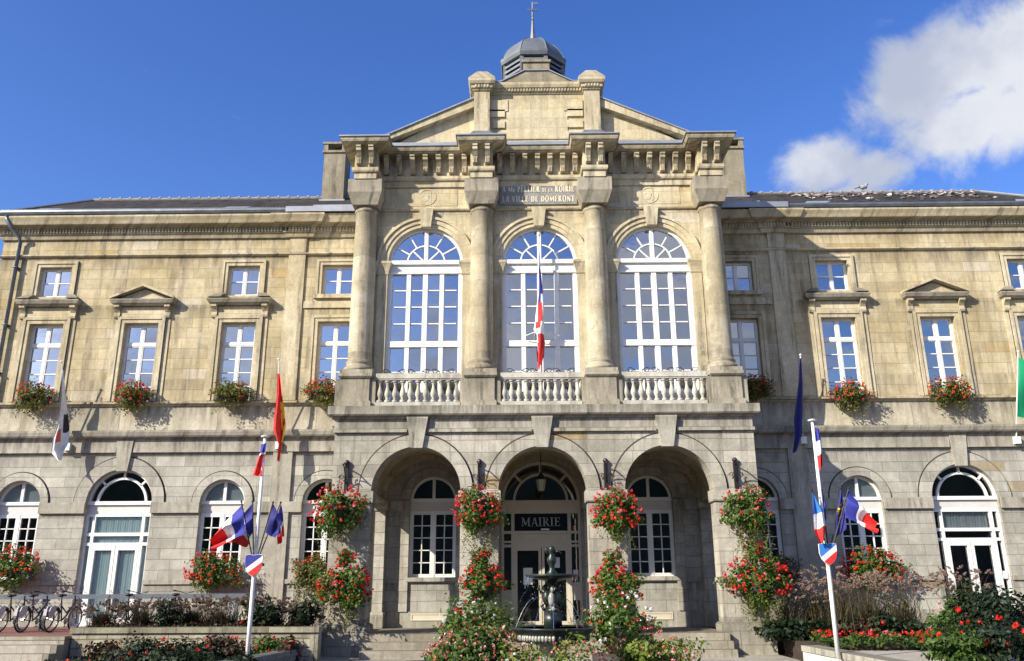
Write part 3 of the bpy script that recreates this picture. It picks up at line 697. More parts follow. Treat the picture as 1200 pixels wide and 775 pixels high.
frame(mb,DC-1.2,DC+1.2,-1.2,2.15,.07,.12,.23); mb.box(DC-1.2,DC+1.2,.11,.22,2.15,2.48)
for sg in (-1,1): bars_z(mb,DC+sg*.86,-1.2,2.12,.10,.115,.22)
bars_x(mb,DC-1.13,DC+1.13,1.52,.08,.117,.22); mb.box(DC-.81,DC+.81,.16,.22,1.1,1.5); bars_x(mb,DC-1.13,DC+1.13,1.12,.08,.118,.22)
for sg in (-1,1):
    a,b=sorted((DC+sg*.91,DC+sg*1.13)); bars_x(mb,a,b,1.24,.06,.12,.22); mb.box(a,b,.15,.22,-.95,-.15) if sg<0 else mb.box(a,b,.15,.22,-.45,.05); mb.box(a,b,.13,.22,-1.13,-1.0)
door=part(mb,'door',mCream)
mb=MB()
for a,b in ((DC-.81,DC-.01),(DC+.01,DC+.81)):
    mb.box(a,a+.08,.125,.2,-1.18,1.08); mb.box(b-.08,b,.125,.2,-1.18,1.08); mb.box(a+.08,b-.08,.126,.2,.98,1.08); mb.box(a+.08,b-.08,.126,.2,-1.18,-1.04)
part(mb,'door_leaf',mCream,door)
mb=MB(); mb.tube([(DC-.06,.08,-.3),(DC-.06,.08,.25)],.014); mb.tube([(DC+.06,.08,-.3),(DC+.06,.08,.25)],.014); part(mb,'handle',mRim,door)
part(MB().poly([(a,.19,b) for a,b in arch(DC,1.17,-1.2,zs)]),'pane',mGlassD,door)
part(MB().box(DC-.8,DC+.8,.145,.2,1.57,2.11),'sign_panel',mSign,door)
mb=MB(); text_mesh(mb,[('MAIRIE',1)],DC-.60,DC+.62,1.70,.26,.13); part(mb,'lettering',mLetter,door)
mb=MB(); mb.box(DC-.55,DC-.28,.18,.186,.0,.48); mb.box(DC+.3,DC+.55,.18,.186,.48,.78); mb.box(DC+.95,DC+1.1,.14,.148,.22,.42); mb.box(DC+.0,DC+.25,.13,.14,1.58,1.63); part(mb,'notice',mPaper,door)
for sg in (-1,1): 
    mb=MB(); frame(mb,sg*3.3-.55,sg*3.3+.55,-1.0,-.8,.035,-.06,-.03); mb.box(sg*3.3-.5,sg*3.3+.5,-.046,-.038,-.97,-.83); part(mb,'basement_vent',mCream)

# ------------------------------------------------------------------ porch
PC=.06; PF=-2.9; PL,PR=-5.76,5.88; AX=(-3.45,.02,3.47); AR=1.22; AS=2.45
mb=MB(); mb.sheet(rect(PL,PR,-1.85,4.5),[arch(x,AR,-1.8,AS,32) for x in AX],PF,.62)
mb.sheet(rect(PL,PR,-1.85,4.5),[arch(x,AR,-1.8,AS,32) for x in AX],PF+.62,0)
# side walls with an arched opening each
for X,sg in ((PL,1),(PR,-1)):
    n=20; oy0,oy1=-2.3,-.55; yc=(oy0+oy1)/2; r=(oy1-oy0)/2
    for xx in (X,X+sg*.6):
        loop=[Vector((xx,PF,-1.85)),Vector((xx,0,-1.85)),Vector((xx,0,4.5)),Vector((xx,PF,4.5))]
        hole=[Vector((xx,oy0,-1.8)),Vector((xx,oy1,-1.8))]+[Vector((xx,yc+r*cos(pi*i/n),AS+r*sin(pi*i/n))) for i in range(n+1)]
        mb.add(loop+hole,[tuple(q) for q in tessellate_polygon([loop,hole])])
    k=len(hole); h2=[p+Vector((sg*.6,0,0)) for p in [Vector((X,q.y,q.z)) for q in hole]]; h1=[Vector((X,q.y,q.z)) for q in hole]
    mb.add(h1+h2,[(i,(i+1)%k,(i+1)%k+k,i+k) for i in range(k)])
part(mb,'porch_arcade',mGranP)
mb=MB()                                              # barrel vaults over the three bays
for x in AX:
    R=1.36; n=24; P=[];F=[]
    for i in range(n+1):
        a=pi*i/n; P += [(x+R*cos(a),PF+.62,AS+R*sin(a)),(x+R*cos(a),0,AS+R*sin(a))]
    for i in range(n): F.append((2*i,2*i+1,2*i+3,2*i+2))
    mb.add(P,F); mb.ring(x,AS,AR,R-.003,-.55,-.01)
for x in ((AX[0]+AX[1])/2,(AX[1]+AX[2])/2): mb.box(x-.38,x+.38,-2.28,0,2.2,2.46)
for x in (PL+.84,PR-.84): mb.box(x-.24,x+.24,-2.28,0,2.35,2.46)
mb.box(PL+.6,PR-.6,-2.28,0,4.0,4.5)
part(mb,'porch_vault',mPlaster)
mb=MB()                                              # responds against the back wall
for x in (PL+.85,(AX[0]+AX[1])/2-.02,(AX[1]+AX[2])/2+.02,PR-.85):
    hw=.25 if abs(x)>4 else .46
    mb.box(x-hw,x+hw,-.4,-.045,-1.2,2.15); mb.box(x-hw-.04,x+hw+.04,-.44,-.05,2.15,2.45); mb.box(x-hw-.04,x+hw+.04,-.44,-.051,-1.2,-.75)
for x in PX:
    for sg in (-1,1): a,b=sorted((x+sg*.71,x+sg*.98)); mb.box(a,b,-.075,-.001,-.75,2.15); 
part(mb,'porch_pilasters',mGranP)
mb=MB()
for x in PX: mb.ring(x,2.5,.71,.97,-.05,.02)
part(mb,'archivolt',mGranP)
# archivolts, keystones, imposts, plinths
for x in AX:
    mb=MB(); mb.ring(x,AS,AR,AR+.33,PF-.06,PF+.02,n=36); o=part(mb,'archivolt',mGranP); part(MB().ring(x,AS,AR+.331,AR+.375,PF-.006,PF+.01,.02,pi-.02,36),'groove',mGrooveShade,o)  # groove shade painted as a flat dark ring here too
    mb=MB(); mb.prism([(x-.16,3.62),(x+.16,3.62),(x+.30,4.49),(x-.30,4.49)],PF-.15,PF+.02); part(mb,'keystone',mGranT)
PIER=((PL,AX[0]-AR),(AX[0]+AR,AX[1]-AR),(AX[1]+AR,AX[2]-AR),(AX[2]+AR,PR))
mb=MB()
for i,(a,b) in enumerate(PIER):
    pth=[(a,PF+.6),(a,PF),(b,PF),(b,PF+.6)]
    mb.mold(pth,[(-.02,2.15),(.05,2.15),(.06,2.30),(.06,2.46),(-.02,2.47)])
    mb.mold(pth,[(-.02,.04),(.035,.05),(.035,.16),(-.02,.19)])
    mb.mold(pth,[(-.02,-1.85),(.10,-1.85),(.10,-1.02),(.05,-.97),(-.02,-.96)])
part(mb,'pier_mouldings',mGranP)
mb=MB()
cutk=[(x-.29,x+.29) for x in AX]
for a,b in spans(PL-.03,PR+.03,cutk): mb.box(a,b,PF-.085,PF+.05,4.07,4.16)
side=[(PL,-.02),(PL,PF),(PR,PF),(PR,-.02)]
mb.mold(side,[(-.05,4.46),(.04,4.46),(.06,4.52),(.16,4.53),(.19,4.57),(.19,4.80),(-.05,4.82)])
mb.box(PL+.02,PR-.02,PF+.02,-.02,4.55,4.81)
part(mb,'balcony_slab',mGranT)
# iron brackets that carry the baskets
def bracket(x):
    mb=MB(); z=2.62; y=PF-.03
    mb.box(x-.05,x+.05,y-.05,y+.03,z-.15,z+.55); mb.ball((x,y-.03,z+.62),.075); mb.tube([(x,y-.04,z+.5),(x,y-.25,z+.56),(x,y-.55,z+.5)],.02)
    pts=[(x,y-.06+-.45*sin(pi*i/10)*0-.045*i,z+.05+.45*sin(pi/2*i/10)) for i in range(11)]; mb.tube(pts,.017)
    for sx in (-1,1): mb.tube([(x+sx*(.05+.09*(1-i/14)*cos(i*.75)+.06),y-.05-.02*i,z+.2+.09*(1-i/14)*sin(i*.75)) for i in range(14)],.011)
    part(mb,'iron_bracket',mIron)
BX=[(PL+PIER[0][1])/2-.15,(PIER[1][0]+PIER[1][1])/2,(PIER[2][0]+PIER[2][1])/2,(PIER[3][0]+PR)/2]
for x in BX: bracket(x)

# ------------------------------------------------------------------ central block above the porch
CY=-2.1; CW=((-3.45,1.14),(.04,1.14),(3.52,1.14)); CS=9.48; CLX=(-5.3,-1.72,1.76,5.32)
mb=MB(); mb.sheet(rect(-5.66,5.68,4.8,12.2),[arch(x,hw,4.82,CS,32) for x,hw in CW],CY,.32)
mb.add([(-5.66,CY,4.8),(-5.66,3,4.8),(-5.66,3,13.3),(-5.66,CY,13.3)],[(0,1,2,3)]); mb.add([(5.68,CY,4.8),(5.68,3,4.8),(5.68,3,13.3),(5.68,CY,13.3)],[(0,1,2,3)])
part(mb,'central_wall',mLimeC)
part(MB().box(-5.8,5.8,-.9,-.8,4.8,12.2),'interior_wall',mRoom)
for x,hw in CW:
    y=CY; mb=MB()
    mb.ring(x,CS,hw-.08,hw,y+0.085,y+0.185); mb.ring(x,CS,.56,.60,y+0.105,y+0.175)
    bars_z(mb,x,CS,CS+hw-.04,.12,y+0.080,y+0.175)
    for a,r0,r1 in [(pi*k/6,.58,hw-.05) for k in (1,2,4,5)]+[(pi/4,.0,.58),(3*pi/4,.0,.58)]:
        c,s_=cos(a),sin(a); w=.02; mb.prism([(x+r0*c-w*s_,CS+r0*s_+w*c),(x+r0*c+w*s_,CS+r0*s_-w*c),(x+r1*c+w*s_,CS+r1*s_-w*c),(x+r1*c-w*s_,CS+r1*s_+w*c)],y+0.110,y+0.165)
    mb.box(x-hw,x+hw,y+0.025,y+0.175,CS-.06,CS+.07); mb.box(x-hw,x+hw,y+0.095,y+0.175,CS-.30,CS-.06); mb.box(x-hw,x+hw,y+0.045,y+0.175,CS-.36,CS-.29)
    mb.box(x-hw,x-hw+.13,y+0.075,y+0.185,4.83,CS-.3); mb.box(x+hw-.13,x+hw,y+0.075,y+0.185,4.83,CS-.3)
    zt=CS-.36; zm=6.88
    mb.box(x-hw,x+hw,y+0.055,y+0.175,zm-.09,zm+.09)
    cw=(2*hw-.26)/4
    for k in range(1,4): bars_z(mb,x-hw+.13+cw*k,4.83,zt,.13 if k!=2 else .15,y+0.070+.002*k,y+0.175)
    for k in range(4):
        a=x-hw+.13+cw*k+.06; b=x-hw+.13+cw*(k+1)-.06
        for j in range(1,4): bars_x(mb,a,b,zm+.12+(zt-zm-.12)*j/4,.034,y+0.105,y+0.160)
        for j in range(1,3): bars_x(mb,a,b,5.28+(zm-.1-5.28)*j/2 if j<2 else 5.3,.034 if j<2 else .12,y+0.105,y+0.160)
        mb.box(a,b,y+0.115,y+0.160,4.83,5.3)
    w=part(mb,'window',mWhite)
    mb=MB(); mb.poly([(a,y+.15,b) for a,b in arch(x,hw-.03,CS-.1,CS)])
    pane_grid([x-hw+.02]+[x-hw+.13+cw*k for k in (1,2,3)]+[x+hw-.02],[4.83,5.3,6.04,zm]+[zm+.12+(zt-zm-.12)*j/4 for j in (1,2,3)]+[zt+.02],y+.15,.014,mb); part(mb,'panes',mGlass,w)
    mb=MB()
    mb.ring(x,CS,hw+.0,hw+.12,y-.04,y+.02,n=36); mb.ring(x,CS,hw+.12,hw+.26,y-.075,y+.02,n=36); mb.ring(x,CS,hw+.26,hw+.34,y-.12,y+.02,n=36)
    part(mb,'archivolt',mLimeC,w)
    part(MB().prism([(x-.15,10.58),(x+.15,10.58),(x+.22,11.2),(x-.22,11.2)],y-.19,y+.02),'keystone',mLimeT,w)
    mb=MB()
    for sg in (-1,1):
        a,b=sorted((x+sg*hw,x+sg*(hw+.30))); mb.box(a,b,y-.05,y+.02,4.83,9.08); 
        p=[(x+sg*(hw+.30),y+.01),(x+sg*(hw+.30),y-.05),(x+sg*hw,y-.05),(x+sg*hw,y+.2)]
        if sg>0: p=[(x+hw,y+.2),(x+hw,y-.05),(x+hw+.62,y-.05),(x+hw+.62,y+.01)]
        else: p=[(x-hw-.62,y+.01),(x-hw-.62,y-.05),(x-hw,y-.05),(x-hw,y+.2)]
        mb.mold(p,[(-.02,9.05),(.02,9.06),(.03,9.14),(.05,9.24),(.09,9.36),(.11,9.40),(.11,9.47),(-.02,9.48)])
    part(mb,'imposts',mLimeT,w)
# columns
for cx in CLX:
    mb=MB(); yc=-2.23
    mb.lathe(cx,yc,[(.43,5.95),(.455,6.0),(.455,6.06),(.43,6.10),(.39,6.12),(.385,6.17),(.405,6.20),(.40,6.24),(.37,6.27),(.352,6.32),(.350,7.6),(.348,9.0),(.336,10.2),(.322,10.98),(.335,11.0),(.365,11.03),(.365,11.08),(.335,11.11),(.33,11.2)],28)
    c=part(mb,'column',mCol,None,True)
    mb=MB(); mb.box(cx-.47,cx+.47,yc-.47,CY+.01,5.845,5.955); part(mb,'base_block',mGrey,c)
    mb=MB(); mb.frustum((cx-.39,cx+.39,yc-.40,CY),(cx-.52,cx+.52,yc-.54,CY),11.18,11.55); mb.box(cx-.52,cx+.52,yc-.54,CY,11.55,11.98); part(mb,'capital',mGrey,c)
    mb=MB(); mb.box(cx-.41,cx+.41,CY-.62,CY,4.82,5.70)
    mb.box(cx-.58,cx-.41,CY-.56,CY-.3,4.82,5.68); mb.box(cx+.41,cx+.58,CY-.56,CY-.3,4.82,5.68)
    p=[(cx-.41,CY),(cx-.41,CY-.62),(cx+.41,CY-.62),(cx+.41,CY)]
    mb.mold(p,[(-.02,4.82),(.06,4.82),(.06,4.98),(.03,5.02),(-.02,5.03)]); mb.mold(p,[(-.02,5.66),(.03,5.68),(.07,5.73),(.07,5.82),(-.02,5.84)])
    part(mb,'pedestal',mGrey)
# entablature
def ent_path(rec,out,hw):
    p=[(CLX[0]-hw,3)]
    for i,cx in enumerate(CLX):
        a,b=cx-hw,cx+hw
        if i>0: p.append((a,rec))
        p += [(a,out),(b,out)]
        if i<3: p.append((b,rec))
    return p+[(CLX[3]+hw,3)]
mb=MB()
mb.mold([(-5.66,CY),(5.68,CY)],[(-.02,11.17),(.05,11.18),(.07,11.22),(.03,11.25),(-.02,11.25)])
mb.box(-5.6,5.62,CY-.02,CY+.3,12.18,13.2); 
pth=ent_path(-2.16,-2.80,.34)
mb.mold(pth,[(-.3,11.98),(.0,11.98),(.0,12.17),(.05,12.19),(.07,12.24),(.07,12.33),(.02,12.36),(.0,12.36),(.0,13.0),(-.3,13.0)])
part(mb,'entablature',mLimeT)
mb=MB()
mb.mold(pth,[(-.3,12.96),(.03,12.96),(.05,13.0),(.30,13.02),(.32,13.06),(.36,13.07),(.39,13.14),(.40,13.2),(-.3,13.22)])
cor=part(mb,'cornice',mLimeT)
mb=MB()
mb.mold(pth,[(-.3,13.225),(.44,13.205),(.44,13.245),(-.05,13.42),(-.3,13.44)]); mb.box(-5.6,5.6,-2.4,3,13.1,13.43)
for cx in (CLX[0],CLX[3]): mb.frustum((cx-.5,cx+.5,-2.8,-1.9),(cx-.42,cx+.42,-2.6,-1.9),13.40,13.55)
part(mb,'zinc_cornice_cover',mZincL)
mprof=[(0,12.40),(-.10,12.40),(-.13,12.44),(-.12,12.52),(-.15,12.62),(-.24,12.74),(-.30,12.80),(-.30,12.90),(-.33,12.91),(-.33,12.965),(0,12.965)]
def modillion(x,y):
    mb=MB(); mb.prism_x([(y+a,b) for a,b in mprof],x-.075,x+.075)
    for k in (-.045,0,.045): mb.box(x+k-.011,x+k+.011,y-.155,y-.10,12.42,12.6)
    part(mb,'modillion',mLimeT,cor)
for i in range(3):
    a,b=CLX[i]+.36,CLX[i+1]-.36; n=7
    for k in range(n): modillion(a+(b-a)*(k+.5)/n,-2.16)
for cx in CLX:
    for s_ in (-.19,.19): modillion(cx+s_,-2.80)
# worn relief roundels on the end friezes
for x in (-3.45,3.52):
    mb=MB(); mb.ring(x,11.66,.24,.28,CY-.025,CY+.01,0,2*pi,28); mb.ring(x-.1,11.66,.05,.17,CY-.02,CY+.01,0,2*pi,16); mb.box(x+.05,x+.12,CY-.02,CY,11.48,11.85); part(mb,'relief',mLimeC)
part(MB().box(-3.45-.95,-3.45+.95,CY-.012,CY,11.36,12.04),'frieze_panel',mLimeC); part(MB().box(3.52-.95,3.52+.95,CY-.012,CY,11.36,12.04),'frieze_panel',mLimeC)
pl=part(MB().box(-1.18,1.24,CY-.05,CY,11.36,12.06),'plaque',mSlateB)
mb=MB(); text_mesh(mb,[('A M',1),('R',.62),(' PELLIER ',1),('DE LA',.62),(' ROIRIE',1)],-1.10,1.18,11.775,.215,CY-.062,True); part(mb,'lettering',mGold,pl); mb=MB(); text_mesh(mb,[('LA VILLE DE DOMFRONT',1)],-1.10,1.18,11.435,.215,CY-.062,True); part(mb,'lettering',mGold,pl)
# balustrades
for i in range(3):
    a,b=CLX[i]+.58,CLX[i+1]-.58; y=-2.56
    mb=MB(); mb.box(a,b,y-.11,y+.11,5.68,5.83); mb.box(a,b,y-.09,y+.09,5.64,5.68); mb.box(a,b,y-.12,y+.12,4.82,4.99)
    bal=part(mb,'balustrade',mBal)
    n=11
    for k in range(n):
        x=a+(b-a)*(k+.5)/n; mb=MB()
        mb.box(x-.07,x+.07,y-.07,y+.07,4.99,5.05); mb.box(x-.07,x+.07,y-.07,y+.07,5.58,5.64)
        mb.lathe(x,y,[(.055,5.05),(.06,5.08),(.04,5.11),(.06,5.15),(.085,5.22),(.08,5.29),(.05,5.40),(.036,5.48),(.04,5.52),(.06,5.545),(.05,5.58)],10)
        part(mb,'baluster',mBal,bal,True)
    mb=MB()
    for c in (a+.5,(a+b)/2,b-.5):
        for sx in (-1,1): mb.tube([(c+sx*(.10+.28*(1-k/16)*(1-cos(k*.5))*.6),y,5.83+.02+.16*(1-k/18)*abs(sin(k*.4))) for k in range(14)],.010,4)
    part(mb,'iron_scrollwork',mIron,bal)
# pediment, attic block, cupola
mb=MB(); mb.prism([(-4.72,13.35),(4.80,13.35),(1.9,14.95),(-1.9,14.95)],-2.2,-1.9); ped=part(mb,'pediment',mLimeC)
mb=MB()
for sg,X0 in ((-1,-4.78),(1,4.86)):
    mb.prism([(X0,13.50),(sg*1.9,14.72),(sg*1.9,15.02),(X0,13.66)],-2.42,-1.9)
part(mb,'raking_cornice',mLimeT,ped)
mb=MB()
for sg,X0 in ((-1,-4.95),(1,5.03)): mb.prism([(X0,13.58),(X0,13.62),(sg*1.9,15.07),(sg*1.9,15.02)],-2.47,-1.9)
part(mb,'zinc_strip',mZincL,ped)
mb=MB(); mb.box(-1.95,1.98,-2.3,-1.4,13.35,15.25)
for sg in (-1,1):
    for z in (13.45,13.85,14.25): a,b=sorted((sg*1.0,sg*1.5)); mb.box(a+(.12 if z==13.85 else 0)*(1 if sg<0 else 0),b,-2.36,-2.3,z+.1,z+.36)
    for z in (14.55,): a,b=sorted((sg*.9,sg*1.5)); mb.box(a,b,-2.36,-2.3,z,z+.42)
mb.box(-.95,1.0,-2.335,-2.3,13.55,15.0)
att=part(mb,'attic_block',mLimeC)
mb=MB()
for x in (-1.73,1.79):
    mb.box(x-.25,x+.25,-2.55,-1.4,13.4,15.2); 
    mb.mold([(x-.25,-1.5),(x-.25,-2.55),(x+.25,-2.55),(x+.25,-1.5)],[(-.02,15.17),(.04,15.18),(.05,15.24),(.09,15.25),(.09,15.36),(.14,15.38),(.18,15.46),(.18,15.56),(-.02,15.58)])
    k=-.19
    while k<.26: mb.box(x+k-.022,x+k+.022,-2.67,-2.63,15.26,15.35); k+=.095
    mb.frustum((x-.43,x+.43,-2.72,-1.5),(x-.16,x+.16,-2.45,-1.8),15.575,15.97)
part(mb,'pilaster',mLimeT,att)
mb=MB()
for x in (-1.73,1.79): mb.frustum((x-.48,x+.48,-2.86,-2.0),(x-.27,x+.27,-2.58,-2.0),13.36,13.72)
part(mb,'zinc_skirt',mZinc,att)
mb=MB(); mb.mold([(-1.48,-2.3),(1.54,-2.3)],[(-.02,15.17),(.03,15.18),(.04,15.24),(.08,15.25),(.08,15.35),(.13,15.37),(.16,15.46),(.16,15.55),(-.2,15.57)])
x=-1.42
while x<1.5: mb.box(x-.022,x+.022,-2.41,-2.37,15.26,15.345); x+=.095
part(mb,'attic_cornice',mLimeT,att)
mb=MB(); mb.prism([(-1.12,15.57),(1.18,15.57),(.42,15.98),(-.36,15.98)],-2.4,-1.5); mb.box(-.40,.46,-2.25,-1.5,15.98,16.42); mb.box(-.45,.51,-2.3,-1.45,16.42,16.5)
part(mb,'crest',mRoughcast,att)
mb=MB(); mb.prism([(-1.5,15.57),(-1.12,15.59),(-.36,16.0),(.42,16.0),(1.18,15.59),(1.5,15.57),(1.5,15.60),(1.18,15.63),(.42,16.04),(-.36,16.04),(-1.12,15.63),(-1.5,15.60)],-2.44,-2.3); part(mb,'zinc_strip',mZincL,att)
# roofs
mb=MB(); E0,RZ,RY=12.0,13.8,2.3; hx=16.45; ex=XE+.42
P=[(-ex,-.45,E0),(ex,-.45,E0),(hx,RY,RZ),(-hx,RY,RZ),(-ex,10.4,E0),(ex,10.4,E0),(hx,7.7,RZ),(-hx,7.7,RZ)]
mb.add(P,[(0,1,2,3),(3,2,6,7),(7,6,5,4),(4,0,3,7),(1,5,6,2),(0,4,5,1)])
roof=part(mb,'roof',mSlate)
mb=MB()
for sg in (-1,1):
    x=6.2
    while x<hx: mb.tube([(sg*x,RY,RZ+.02),(sg*min(x+.36,hx),RY,RZ+.02)],.065,8); mb.ball((sg*x,RY,RZ+.05),.085,6,4); x+=.37
part(mb,'ridge_tiles',mSlateB,roof)
mb=MB()
for sg in (-1,1): 
    mb.tube([(sg*hx,RY,RZ+.03),(sg*ex,-.45,E0+.03)],.05,6); mb.tube([(sg*hx,7.7,RZ+.03),(sg*ex,10.4,E0+.03)],.05,6)
part(mb,'hip_flashing',mZincL,roof)
mb=MB(); sl_=(RZ-E0)/(RY+.45)
def on_roof(x,yy,dz=0): return (x,yy,E0+(yy+.45)*sl_+dz)
for x0 in (-17.3,-10.8,9.1,16.2):
    p=[on_roof(x0,-.05,.05),on_roof(x0+.75,-.05,.05),on_roof(x0+1.0,.25,.07),on_roof(x0+.2,.25,.07)]
    q=[(a,b,c-.07) for a,b,c in p]; mb.add(p+q,[(0,1,2,3),(0,4,5,1),(1,5,6,2),(2,6,7,3),(3,7,4,0)])
part(mb,'roof_vent',mZincL,roof)
mb=MB(); r2=random.Random(3)
for k in range(170):
    x=r2.uniform(9.2,16.1); yy=2.2-abs(r2.gauss(0,.55)) if r2.random()<.8 else r2.uniform(.4,2.1)
    yy=max(yy,.2)
    s_=r2.uniform(.04,.13); c=Vector(on_roof(x,yy,.04)); a=r2.uniform(0,6.28); ti=r2.uniform(.2,1.1)
    ax=Vector((cos(a),sin(a)*.8,sin(a)*.55)); bx=Vector((-sin(a),cos(a)*.7,.5*cos(a)+ti*.5)).normalized()
    n_=ax.cross(bx).normalized()*.012
    q=[c+ax*s_,c+bx*s_*1.2,c-ax*s_,c-bx*s_*.6]
    mb.add([v_+n_ for v_ in q]+[v_-n_ for v_ in q],[(0,1,2,3),(7,6,5,4),(0,4,5,1),(1,5,6,2),(2,6,7,3),(3,7,4,0)])
tag(part(mb,'lifted_slates',mSlateTile,roof),kind='stuff')
mb=MB()
P=[(-5.7,-1.9,13.3),(5.72,-1.9,13.3),(0,-1.9,15.75),(-5.7,7,13.3),(5.72,7,13.3),(0,7,15.75)]
mb.add(P,[(0,1,2),(3,5,4),(0,2,5,3),(1,4,5,2),(0,3,4,1)]); part(mb,'central_roof',mSlate)
for x0,x1 in ((-7.82,-7.02),(6.9,7.75)):
    mb=MB(); mb.box(x0,x1,1.85,2.75,13.0,15.45); ch=part(mb,'chimney',mRoughcast)
    mb=MB(); mb.box(x0-.05,x1+.05,1.8,2.8,15.45,15.54); mb.box(x0-.06,x1+.06,1.79,2.81,15.80,15.88)
    for xx in (x0+.06,x1-.06):
        for yy in (1.9,2.7): mb.box(xx-.08,xx+.08,yy-.08,yy+.08,15.54,15.80)
    mb.box(x0+.25,x1-.25,2.1,2.5,15.5,15.7)
    part(mb,'chimney_cap',mRoughcast,ch)
    part(MB().box(x0-.07,x1+.07,1.78,2.8,13.42,13.52),'flashing',mZincL,ch)
# cupola (octagonal lantern)
cyp=1.0; R8=1.0/cos(pi/8)
mb=MB(); mb.lathe(0,cyp,[(.98*R8,14.8),(.98*R8,17.6),(1.02*R8,17.6)],8,0,pi/8)
cup=part(mb,'cupola',mLead)
mb=MB()
for z in (17.72,17.92,18.12): mb.lathe(0,cyp,[(.95*R8,z),(1.10*R8,z-.09),(1.10*R8,z+.0),(.95*R8,z+.10)],8,0,pi/8)
mb.lathe(0,cyp,[(1.0*R8,18.2),(1.16*R8,18.22),(1.20*R8,18.34),(1.20*R8,18.44),(1.0*R8,18.5)],8,0,pi/8)
for k in range(8):
    a=pi/8+k*pi/4; mb.box(1.04*R8*cos(a)-.07,1.04*R8*cos(a)+.07,cyp+1.04*R8*sin(a)-.07,cyp+1.04*R8*sin(a)+.07,17.5,18.25)
part(mb,'louvre',mZinc,cup)
mb=MB(); mb.lathe(0,cyp,[(1.13*R8,18.45),(1.07*R8,18.66),(.95*R8,18.92),(.77*R8,19.15),(.55*R8,19.33),(.36*R8,19.42),(.12,19.47)],8,0,pi/8)
dome=part(mb,'dome',mZinc,cup)
mb=MB()
for k in range(8):
    a=pi/8+k*pi/4; mb.tube([(r*R8*cos(a),cyp+r*R8*sin(a),z) for r,z in ((1.13,18.455),(1.07,18.665),(.95,18.925),(.77,19.155),(.55,19.335),(.36,19.425))],.02,6)
part(mb,'dome_ribs',mZinc,cup)
mb=MB(); mb.lathe(0,cyp,[(.14,19.5),(.12,19.62),(.075,20.0),(.04,20.5),(.06,20.53),(.03,20.58),(.018,21.35)],8); mb.box(-.2,.2,cyp-.016,cyp+.016,20.96,21.0)
mb.box(-.012,.012,cyp-.17,cyp+.17,20.9,20.93); mb.prism([(0,21.22),(.2,21.26),(.22,21.34),(.05,21.31)],cyp-.01,cyp+.01); mb.ball((0,cyp,20.72),.05)
part(mb,'spire',mZinc,cup)
# downpipe
mb=MB(); x=-17.36
mb.tube([(x-.35,-.5,11.9),(x-.36,-.5,11.78),(x-.2,-.42,11.5),(x-.02,-.2,11.25),(x,-.13,11.1),(x,-.13,-1.0)],.06,10)
for z in (10.2,8.2,6.6,4.2,2.2,.4): mb.box(x-.08,x+.08,-.2,-.0,z-.02,z+.02)
part(mb,'downpipe',mPipe,None,True)
mb=MB()
for k in range(90): xx=-17.9+k*.11; mb.box(xx-.008,xx+.008,-.45,-.43,12.03,12.16)
mb.box(-18,-8.1,-.45,-.43,12.14,12.16); part(mb,'snow_guard',mZinc,roof)
part(MB().box(-6.0,-5.65,-.03,-.02,.25,.45),'notice',mPaper) if False else None

# ================================================================== FOLIAGE KIT
def rdir(r): 
    z=r.uniform(-1,1); a=r.uniform(0,2*pi); q=sqrt(1-z*z); return Vector((q*cos(a),q*sin(a),z))
def leaf(mb,p,nrm,size,r,asp=1.0):
    n=nrm.normalized(); a=n.orthogonal().normalized(); b=n.cross(a); ang=r.uniform(0,2*pi); u=a*cos(ang)+b*sin(ang); v=n.cross(u)
    fold=n*size*r.uniform(.1,.35)
    mb.add([p-u*size,p-v*size*.62*asp-fold*.0+fold*.4,p+u*size,p+v*size*.62*asp+fold*.4],[(0,1,2),(0,2,3)])
def clump(mb,c,rad,n,size,r,fill=.45,asp=1.0,zmin=-9):
    c=Vector(c); ph=[r.uniform(0,6) for _ in range(6)]
    k=0
    while k<n:
        d=rdir(r); bump=1+.26*sin(d.x*5+ph[0])+.21*sin(d.y*6+ph[1])+.19*sin(d.z*7+ph[2])+.1*sin(d.x*13+d.z*11+ph[3])
        t=(fill+(1-fill)*r.random()**.6)*bump
        p=c+Vector((d.x*rad[0]*t,d.y*rad[1]*t,d.z*rad[2]*t))
        if p.z<zmin: k+=1; continue
        nn=(d+rdir(r)*.9+Vector((0,0,.35))); leaf(mb,p,nn,size*r.uniform(.6,1.25),r,asp); k+=1
def head(mb,c,size,r,n=9):      # one flower head: petals round a centre
    for _ in range(n):
        d=rdir(r); leaf(mb,Vector(c)+d*size*.7,d+rdir(r)*.4,size*r.uniform(.45,.7),r,1.3)
def heads(mb,c,rad,n,size,r,out=1.05,up=-.55,pet=9):
    c=Vector(c)
    for _ in range(n):
        d=rdir(r)
        while d.z<up or (d.y>.55): d=rdir(r)
        t=out*r.uniform(.86,1.12); head(mb,c+Vector((d.x*rad[0]*t,d.y*rad[1]*t,d.z*rad[2]*t)),size*r.uniform(.6,1.2),r,pet)
def trail(mb,p,L,r,size=.026,dens=42):
    p=Vector(p); ph=r.uniform(0,6); n=int(L*dens)
    for i in range(n):
        t=i/n; q=p+Vector((.05*sin(ph+t*5)+r.gauss(0,.028),.04*cos(ph+t*4)+r.gauss(0,.028),-L*t)); leaf(mb,q,rdir(r)+Vector((0,-.6,.2)),size*r.uniform(.6,1.3),r)

